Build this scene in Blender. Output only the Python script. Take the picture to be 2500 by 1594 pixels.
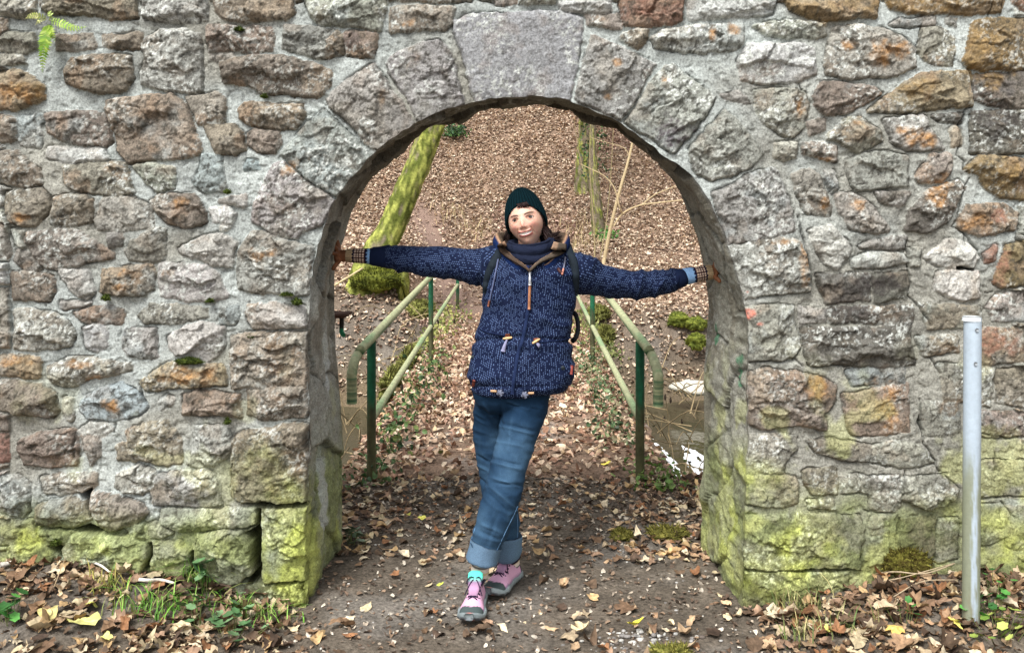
import bpy, math, random
import numpy as np
from mathutils import Vector, Matrix
from mathutils.bvhtree import BVHTree

# ------------------------------------------------------------------ camera, sky, sun, exposure
F = 2300.0            # focal length in pixels of the 2500 px wide photograph
CX, CY, ZC = 1280.0, 520.0, 1.55
SC = bpy.context.scene
for o in list(bpy.data.objects):
    bpy.data.objects.remove(o, do_unlink=True)
cam_d = bpy.data.cameras.new("camera")
cam = bpy.data.objects.new("camera", cam_d)
SC.collection.objects.link(cam)
cam.location = (0, 0, ZC)
cam.rotation_euler = (math.radians(90), 0, 0)
cam_d.sensor_width = 36.0
cam_d.sensor_fit = 'HORIZONTAL'
cam_d.lens = F * 36.0 / 2500.0
cam_d.shift_x = -(CX - 1250) / 2500.0
cam_d.shift_y = -(797 - CY) / 2500.0
cam_d.clip_start = 0.05
cam_d.clip_end = 500
SC.camera = cam
world = bpy.data.worlds.new("World")
SC.world = world
world.use_nodes = True
nt = world.node_tree
nt.nodes.clear()
SUN_EL, SUN_ROT = math.radians(54), math.radians(205)
sky = nt.nodes.new("ShaderNodeTexSky")
sky.sky_type = 'NISHITA'
sky.sun_disc = False
sky.sun_elevation = SUN_EL
sky.sun_rotation = SUN_ROT
sky.dust_density = 4.0
hs = nt.nodes.new("ShaderNodeHueSaturation")
hs.inputs['Saturation'].default_value = 0.22
bg = nt.nodes.new("ShaderNodeBackground")
bg.inputs['Strength'].default_value = 0.13
wo = nt.nodes.new("ShaderNodeOutputWorld")
nt.links.new(sky.outputs[0], hs.inputs['Color'])
nt.links.new(hs.outputs[0], bg.inputs['Color'])
nt.links.new(bg.outputs[0], wo.inputs['Surface'])
sun_d = bpy.data.lights.new("sun", 'SUN')
sun_d.energy = 2.0
sun_d.angle = math.radians(20)
sun_d.color = (1.0, 0.985, 0.955)
sun = bpy.data.objects.new("sun", sun_d)
SC.collection.objects.link(sun)
# the sky's sun_rotation 0 lies on +Y and turns clockwise seen from above
_sd = Vector((math.sin(SUN_ROT) * math.cos(SUN_EL), math.cos(SUN_ROT) * math.cos(SUN_EL), math.sin(SUN_EL)))
sun.rotation_euler = _sd.to_track_quat('Z', 'Y').to_euler()
SC.view_settings.view_transform = 'Standard'
SC.view_settings.look = 'None'
SC.view_settings.gamma = 1.0
SC.view_settings.exposure = 0.7
SC.cycles.max_bounces = 5
SC.cycles.diffuse_bounces = 3
SC.cycles.glossy_bounces = 2
SC.cycles.transmission_bounces = 2

# ------------------------------------------------------------------ helpers
rng = np.random.default_rng(7)
random.seed(7)

def W(px, py, Y):
    return np.array(((px - CX) * Y / F, Y, ZC - (py - CY) * Y / F))

def lin(*c):
    c = np.array(c, float) / 255.0
    return np.where(c <= 0.04045, c / 12.92, ((c + 0.055) / 1.055) ** 2.4)

def sstep(a, b, x):
    t = np.clip((x - a) / (b - a), 0, 1)
    return t * t * (3 - 2 * t)

def hash2(ix, iy, seed):
    h = (ix.astype(np.int64) * 374761393 + iy.astype(np.int64) * 668265263 + seed * 974634777) & 0xffffffff
    h = ((h ^ (h >> 13)) * 1274126177) & 0xffffffff
    h = ((h ^ (h >> 16)) * 2246822519) & 0xffffffff
    h = h ^ (h >> 15)
    return (h & 0xffffff) / float(0x1000000)

def vn(x, y, seed=0):
    """value noise, -1..1"""
    x = np.asarray(x, float); y = np.asarray(y, float)
    ix = np.floor(x); iy = np.floor(y)
    fx = x - ix; fy = y - iy
    fx = fx * fx * (3 - 2 * fx); fy = fy * fy * (3 - 2 * fy)
    a = hash2(ix, iy, seed); b = hash2(ix + 1, iy, seed)
    c = hash2(ix, iy + 1, seed); d = hash2(ix + 1, iy + 1, seed)
    return ((a + (b - a) * fx) * (1 - fy) + (c + (d - c) * fx) * fy) * 2 - 1

def fbm(x, y, o=4, seed=0, gain=0.5):
    s = 0; a = 1.0; t = 0
    for k in range(o):
        # rotate each octave so the lattice does not line up
        ca, sa = math.cos(k * 1.1 + .3), math.sin(k * 1.1 + .3)
        s = s + a * vn((x * ca - y * sa) + 17.3 * k, (x * sa + y * ca) - 9.1 * k, seed + k * 31)
        t += a; a *= gain; x = x * 2.03; y = y * 2.03
    return s / t * 1.6

def worley(x, y, seed=0):
    """F1, F2, cell id hash, offset to the nearest seed"""
    ix = np.floor(x); iy = np.floor(y)
    f1 = np.full(x.shape, 9.0); f2 = f1.copy(); idh = np.zeros(x.shape)
    ox = np.zeros(x.shape); oy = np.zeros(x.shape)
    for dx in (-1, 0, 1):
        for dy in (-1, 0, 1):
            cx = ix + dx; cy = iy + dy
            sx = cx + hash2(cx, cy, seed); sy = cy + hash2(cx, cy, seed + 77)
            d = np.hypot(x - sx, y - sy)
            m = d < f1
            f2 = np.where(m, f1, np.minimum(f2, d))
            idh = np.where(m, hash2(cx, cy, seed + 5), idh)
            ox = np.where(m, x - sx, ox); oy = np.where(m, y - sy, oy)
            f1 = np.where(m, d, f1)
    return f1, f2, idh, ox, oy

def seg_dist(px, py, P, closed=True):
    n = len(P); best = np.full(px.shape, 1e9)
    for i in range(n if closed else n - 1):
        ax, ay = P[i]; bx, by = P[(i + 1) % n]
        vx, vy = bx - ax, by - ay
        t = np.clip(((px - ax) * vx + (py - ay) * vy) / (vx * vx + vy * vy + 1e-12), 0, 1)
        best = np.minimum(best, (px - ax - t * vx) ** 2 + (py - ay - t * vy) ** 2)
    return np.sqrt(best)

def inside(px, py, P):
    r = np.zeros(px.shape, bool); n = len(P)
    for i in range(n):
        x1, y1 = P[i]; x2, y2 = P[(i + 1) % n]
        if y1 == y2: continue
        c = ((y1 > py) != (y2 > py)) & (px < (x2 - x1) * (py - y1) / (y2 - y1) + x1)
        r ^= c
    return r

def sdf(px, py, P):
    d = seg_dist(px, py, P)
    return np.where(inside(px, py, P), d, -d)

def build(name, V, polys, mat=None, parent=None, col=None, smooth=True, uv=None, keep=None):
    """V (n,3); polys = list of int arrays (m,k); col (n,3) vertex colours; one mesh object"""
    me = bpy.data.meshes.new(name)
    V = np.asarray(V, np.float32)
    polys = [np.asarray(p, np.int32) for p in polys if len(p)]
    me.vertices.add(len(V)); me.vertices.foreach_set("co", V.ravel())
    nl = sum(p.size for p in polys); nf = sum(len(p) for p in polys)
    me.loops.add(nl); me.polygons.add(nf)
    me.loops.foreach_set("vertex_index", np.concatenate([p.ravel() for p in polys]))
    ls = []; s = 0
    for p in polys:
        k = p.shape[1]; ls.append(s + np.arange(len(p)) * k); s += p.size
    me.polygons.foreach_set("loop_start", np.concatenate(ls).astype(np.int32))
    me.polygons.foreach_set("use_smooth", np.full(nf, smooth))
    me.update(calc_edges=True); me.validate()
    if col is not None:
        c = np.ones((len(V), 4), np.float32); c[:, :3] = np.clip(col, 0, 1)
        at = me.color_attributes.new("Col", 'FLOAT_COLOR', 'POINT')
        at.data.foreach_set("color", c.ravel())
    if uv is not None:
        at = me.attributes.new("duv", 'FLOAT_VECTOR', 'POINT')
        u3 = np.zeros((len(V), 3), np.float32); u3[:, :2] = uv
        at.data.foreach_set("vector", u3.ravel())
    o = bpy.data.objects.new(name, me)
    SC.collection.objects.link(o)
    if mat: me.materials.append(mat)
    if parent is not None: o.parent = parent
    return o

def tag(o, label=None, cat=None, group=None, kind=None):
    if label: o["label"] = label
    if cat: o["category"] = cat
    if group: o["group"] = group
    if kind: o["kind"] = kind
    return o

def empty(name, loc=(0, 0, 0), **k):
    o = bpy.data.objects.new(name, None)
    o.empty_display_size = 0.1
    SC.collection.objects.link(o)
    o.location = loc
    tag(o, **k)
    return o

def attach(o, root):
    """parent o (built in world coordinates) under root without moving it"""
    o.parent = root
    o.matrix_parent_inverse = Matrix.Translation(Vector(root.location)).inverted()
    return o

def grid_faces(nu, nv, wrap_u=False, wrap_v=False, off=0):
    """vertex index = i*nv + j"""
    i = np.arange(nu if wrap_u else nu - 1); j = np.arange(nv if wrap_v else nv - 1)
    I, J = np.meshgrid(i, j, indexing='ij')
    I2 = (I + 1) % nu; J2 = (J + 1) % nv
    return np.stack([I * nv + J, I2 * nv + J, I2 * nv + J2, I * nv + J2], -1).reshape(-1, 4) + off

class MB:
    """collects quads and triangles for one mesh"""
    def __init__(s):
        s.V = []; s.Q = []; s.T = []; s.C = []; s.n = 0
    def add(s, V, Q=None, T=None, C=None):
        V = np.asarray(V, float).reshape(-1, 3)
        if Q is not None and len(Q): s.Q.append(np.asarray(Q) + s.n)
        if T is not None and len(T): s.T.append(np.asarray(T) + s.n)
        c = np.ones((len(V), 3)) * .5 if C is None else np.broadcast_to(np.asarray(C, float), (len(V), 3))
        s.C.append(c); s.V.append(V); s.n += len(V)
        return s
    def arrays(s):
        polys = []
        if s.Q: polys.append(np.concatenate(s.Q))
        if s.T: polys.append(np.concatenate(s.T))
        return np.concatenate(s.V), polys, np.concatenate(s.C)
    def build(s, name, mat, parent=None, smooth=True):
        V, P, C = s.arrays()
        o = build(name, V, P, mat, None, C, smooth)
        if parent is not None: attach(o, parent)
        return o
    def loft(s, R, C=None, caps=True):
        """R (rings, seg, 3)"""
        R = np.asarray(R, float); nr, ns = R.shape[:2]
        V = R.reshape(-1, 3); Q = grid_faces(nr, ns, False, True)
        T = None
        if caps:
            V = np.vstack([V, R[0].mean(0), R[-1].mean(0)])
            j = np.arange(ns); j2 = (j + 1) % ns; a = nr * ns; b = a + 1
            T = np.vstack([np.stack([j2, j, np.full(ns, a)], -1),
                           np.stack([(nr - 1) * ns + j, (nr - 1) * ns + j2, np.full(ns, b)], -1)])
        if C is not None and np.ndim(C) == 2 and len(C) == nr:
            c = np.repeat(np.asarray(C), ns, 0)
            if caps: c = np.vstack([c, C[0], C[-1]])
            C = c
        return s.add(V, Q, T, C)
    def tube(s, P, r, seg=8, C=None, caps=True, flat=1.0, noise=0):
        P = np.asarray(P, float); n = len(P)
        r = np.broadcast_to(np.asarray(r, float), (n,))
        return s.loft(tube_rings(P, r, seg, flat, noise), C, caps)
    def ball(s, c, r, nu=12, nv=8, C=None):
        r = np.broadcast_to(np.asarray(r, float), (3,))
        th = np.linspace(0.15, math.pi - .15, nv); ph = np.linspace(0, 2 * math.pi, nu, endpoint=False)
        T, Pp = np.meshgrid(th, ph, indexing='ij')
        R = np.stack([np.sin(T) * np.cos(Pp) * r[0], np.sin(T) * np.sin(Pp) * r[1], np.cos(T) * r[2]], -1) + np.asarray(c)
        return s.loft(R, C)
    def box(s, c, h, C=None, rot=0.0):
        v = np.array([(x, y, z) for x in (-1, 1) for y in (-1, 1) for z in (-1, 1)], float) * np.asarray(h)
        ca, sa = math.cos(rot), math.sin(rot)
        v = np.stack([v[:, 0] * ca - v[:, 1] * sa, v[:, 0] * sa + v[:, 1] * ca, v[:, 2]], -1) + np.asarray(c)
        return s.add(v, [(0, 1, 3, 2), (4, 6, 7, 5), (0, 4, 5, 1), (2, 3, 7, 6), (0, 2, 6, 4), (1, 5, 7, 3)], None, C)

def tube_rings(P, r, seg=8, flat=1.0, noise=0):
    n = len(P)
    T = np.gradient(P, axis=0); T /= np.linalg.norm(T, axis=1)[:, None] + 1e-9
    up = np.array((0, 0, 1.0)) if abs(T[0][2]) < .9 else np.array((0, 1.0, 0))
    a = np.linspace(0, 2 * math.pi, seg, endpoint=False)
    R = []
    for i in range(n):
        if i: up = N2
        N1 = np.cross(T[i], up); N1 /= np.linalg.norm(N1) + 1e-9
        N2 = np.cross(N1, T[i])
        rr = r[i]
        if noise: rr = rr * (1 + noise * fbm(np.cos(a) * 2 + 5, np.sin(a) * 2 + i * .35, 3, 5))[:, None]
        R.append(P[i] + (np.cos(a)[:, None] * N1 + np.sin(a)[:, None] * N2 * flat) * rr)
    return np.array(R)

def curve(pts, n=24):
    """Catmull-Rom through the points (any dimension)"""
    P = np.asarray(pts, float)
    P = np.vstack([2 * P[0] - P[1], P, 2 * P[-1] - P[-2]])
    out = []; m = len(P) - 3
    for t in np.linspace(0, m, n):
        i = min(int(t), m - 1); u = t - i
        p0, p1, p2, p3 = P[i:i + 4]
        out.append(.5 * ((2 * p1) + (-p0 + p2) * u + (2 * p0 - 5 * p1 + 4 * p2 - p3) * u * u + (-p0 + 3 * p1 - 3 * p2 + p3) * u ** 3))
    return np.array(out)

def material(name, base=None, rough=.85, attr=True, fine=0.0, fine_scale=200, bump=0.0, bump_scale=150, bdist=.002,
             spec=.3, metal=0.0, extra=None, sub=0.0):
    m = bpy.data.materials.new(name); m.use_nodes = True
    t = m.node_tree; b = t.nodes['Principled BSDF']
    b.inputs['Roughness'].default_value = rough
    b.inputs['Metallic'].default_value = metal
    b.inputs['Specular IOR Level'].default_value = spec
    if sub:
        b.inputs['Subsurface Weight'].default_value = sub
        b.inputs['Subsurface Radius'].default_value = (.012, .004, .002)
        b.inputs['Subsurface Scale'].default_value = 0.6
    tc = t.nodes.new('ShaderNodeTexCoord')
    if attr:
        c = t.nodes.new('ShaderNodeAttribute'); c.attribute_name = 'Col'; cs = c.outputs['Color']
    else:
        c = t.nodes.new('ShaderNodeRGB'); c.outputs[0].default_value = (*base, 1); cs = c.outputs[0]
    if fine:
        n = t.nodes.new('ShaderNodeTexNoise'); n.inputs['Scale'].default_value = fine_scale
        n.inputs['Detail'].default_value = 5; n.inputs['Roughness'].default_value = .65
        t.links.new(tc.outputs['Object'], n.inputs['Vector'])
        r = t.nodes.new('ShaderNodeMapRange'); r.inputs['From Min'].default_value = .3; r.inputs['From Max'].default_value = .7
        r.inputs['To Min'].default_value = 1 - fine; r.inputs['To Max'].default_value = 1 + fine
        t.links.new(n.outputs[0], r.inputs['Value'])
        mx = t.nodes.new('ShaderNodeVectorMath'); mx.operation = 'SCALE'
        t.links.new(cs, mx.inputs[0]); t.links.new(r.outputs[0], mx.inputs['Scale'])
        cs = mx.outputs[0]
    t.links.new(cs, b.inputs['Base Color'])
    if bump:
        n = t.nodes.new('ShaderNodeTexNoise'); n.inputs['Scale'].default_value = bump_scale
        n.inputs['Detail'].default_value = 6; n.inputs['Roughness'].default_value = .7
        t.links.new(tc.outputs['Object'], n.inputs['Vector'])
        bp = t.nodes.new('ShaderNodeBump'); bp.inputs['Strength'].default_value = bump; bp.inputs['Distance'].default_value = bdist
        t.links.new(n.outputs[0], bp.inputs['Height']); t.links.new(bp.outputs[0], b.inputs['Normal'])
    if extra: extra(t, b, tc)
    return m

def remesh(V, polys, voxel, smooth_it=0):
    o = build("remesh_work", V, polys)
    md = o.modifiers.new("r", 'REMESH'); md.mode = 'VOXEL'; md.voxel_size = voxel; md.adaptivity = 0
    if smooth_it:
        sm = o.modifiers.new("s", 'SMOOTH'); sm.iterations = smooth_it; sm.factor = .5
    dg = bpy.context.evaluated_depsgraph_get()
    me = bpy.data.meshes.new_from_object(o.evaluated_get(dg), depsgraph=dg)
    v = np.empty(len(me.vertices) * 3, np.float32); me.vertices.foreach_get("co", v); v = v.reshape(-1, 3).astype(float)
    nn = np.empty(len(me.vertices) * 3, np.float32); me.vertices.foreach_get("normal", nn); nn = nn.reshape(-1, 3).astype(float)
    lt = np.empty(len(me.polygons), np.int32); me.polygons.foreach_get("loop_total", lt)
    lv = np.empty(len(me.loops), np.int32); me.loops.foreach_get("vertex_index", lv)
    st = np.concatenate([[0], np.cumsum(lt)[:-1]])
    out = []
    for k in (3, 4):
        s = st[lt == k]
        if len(s): out.append(lv[s[:, None] + np.arange(k)])
    old = o.data
    bpy.data.objects.remove(o, do_unlink=True); bpy.data.meshes.remove(old); bpy.data.meshes.remove(me)
    return v, out, nn
# ------------------------------------------------------------------ the stone wall with its arch
YW, YB = 3.734, 4.37
FRONT = [(743,1560),(746,1475),(752,1400),(749,1244),(755,1158),(755,1033),(753,964),(751,824),(756,722),(768,640),(788,560),(823,481),
 (862,430),(911,375),(960,337),(1015,303),(1075,272),(1136,254),(1191,243),(1240,238),(1289,236),(1340,239),(1386,246),(1450,270),(1515,301),
 (1566,335),(1613,375),(1660,405),(1699,442),(1735,495),(1760,550),(1776,598),(1788,640),(1806,700),(1820,760),(1827,840),(1825,960),(1827,1050),
 (1823,1150),(1821,1229),(1815,1300),(1815,1389),(1812,1475),(1812,1560)]
BACK = [(815,1440),(822,1400),(829,1357),(836,1260),(833,1180),(829,1100),(832,1000),(825,902),(820,840),(819,785),(817,715),(819,648),(828,610),(839,587),
 (858,520),(884,473),(915,425),(956,388),(1000,350),(1030,322),(1054,307),(1085,306),(1109,303),(1140,288),(1164,272),(1191,264),(1240,258),(1297,256),(1350,262),(1387,266),
 (1415,285),(1441,297),(1475,303),(1500,307),(1523,332),(1560,358),(1602,391),(1635,430),(1660,469),(1680,520),(1700,570),(1713,628),(1724,690),(1729,745),(1726,800),
 (1721,863),(1717,953),(1719,1050),(1717,1148),(1706,1205),(1713,1244),(1711,1300),(1711,1346),(1722,1400),(1725,1440)]

def arclen_resample(P, n):
    P = np.asarray(P, float); d = np.concatenate([[0], np.cumsum(np.hypot(*np.diff(P, axis=0).T))])
    t = np.linspace(0, d[-1], n)
    return np.stack([np.interp(t, d, P[:, k]) for k in range(P.shape[1])], -1)

FRw = np.array([W(x, y, YW)[[0, 2]] for x, y in FRONT])
BKw = np.array([W(x, y, YB)[[0, 2]] for x, y in BACK])
FRw = arclen_resample(curve(FRw, 400), 1200)
FRw = FRw + np.stack([vn(np.arange(1200) * .11, np.zeros(1200), 3), vn(np.arange(1200) * .13, np.zeros(1200), 4)], -1) * .004
BKw = arclen_resample(curve(BKw, 400), 1200)

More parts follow.
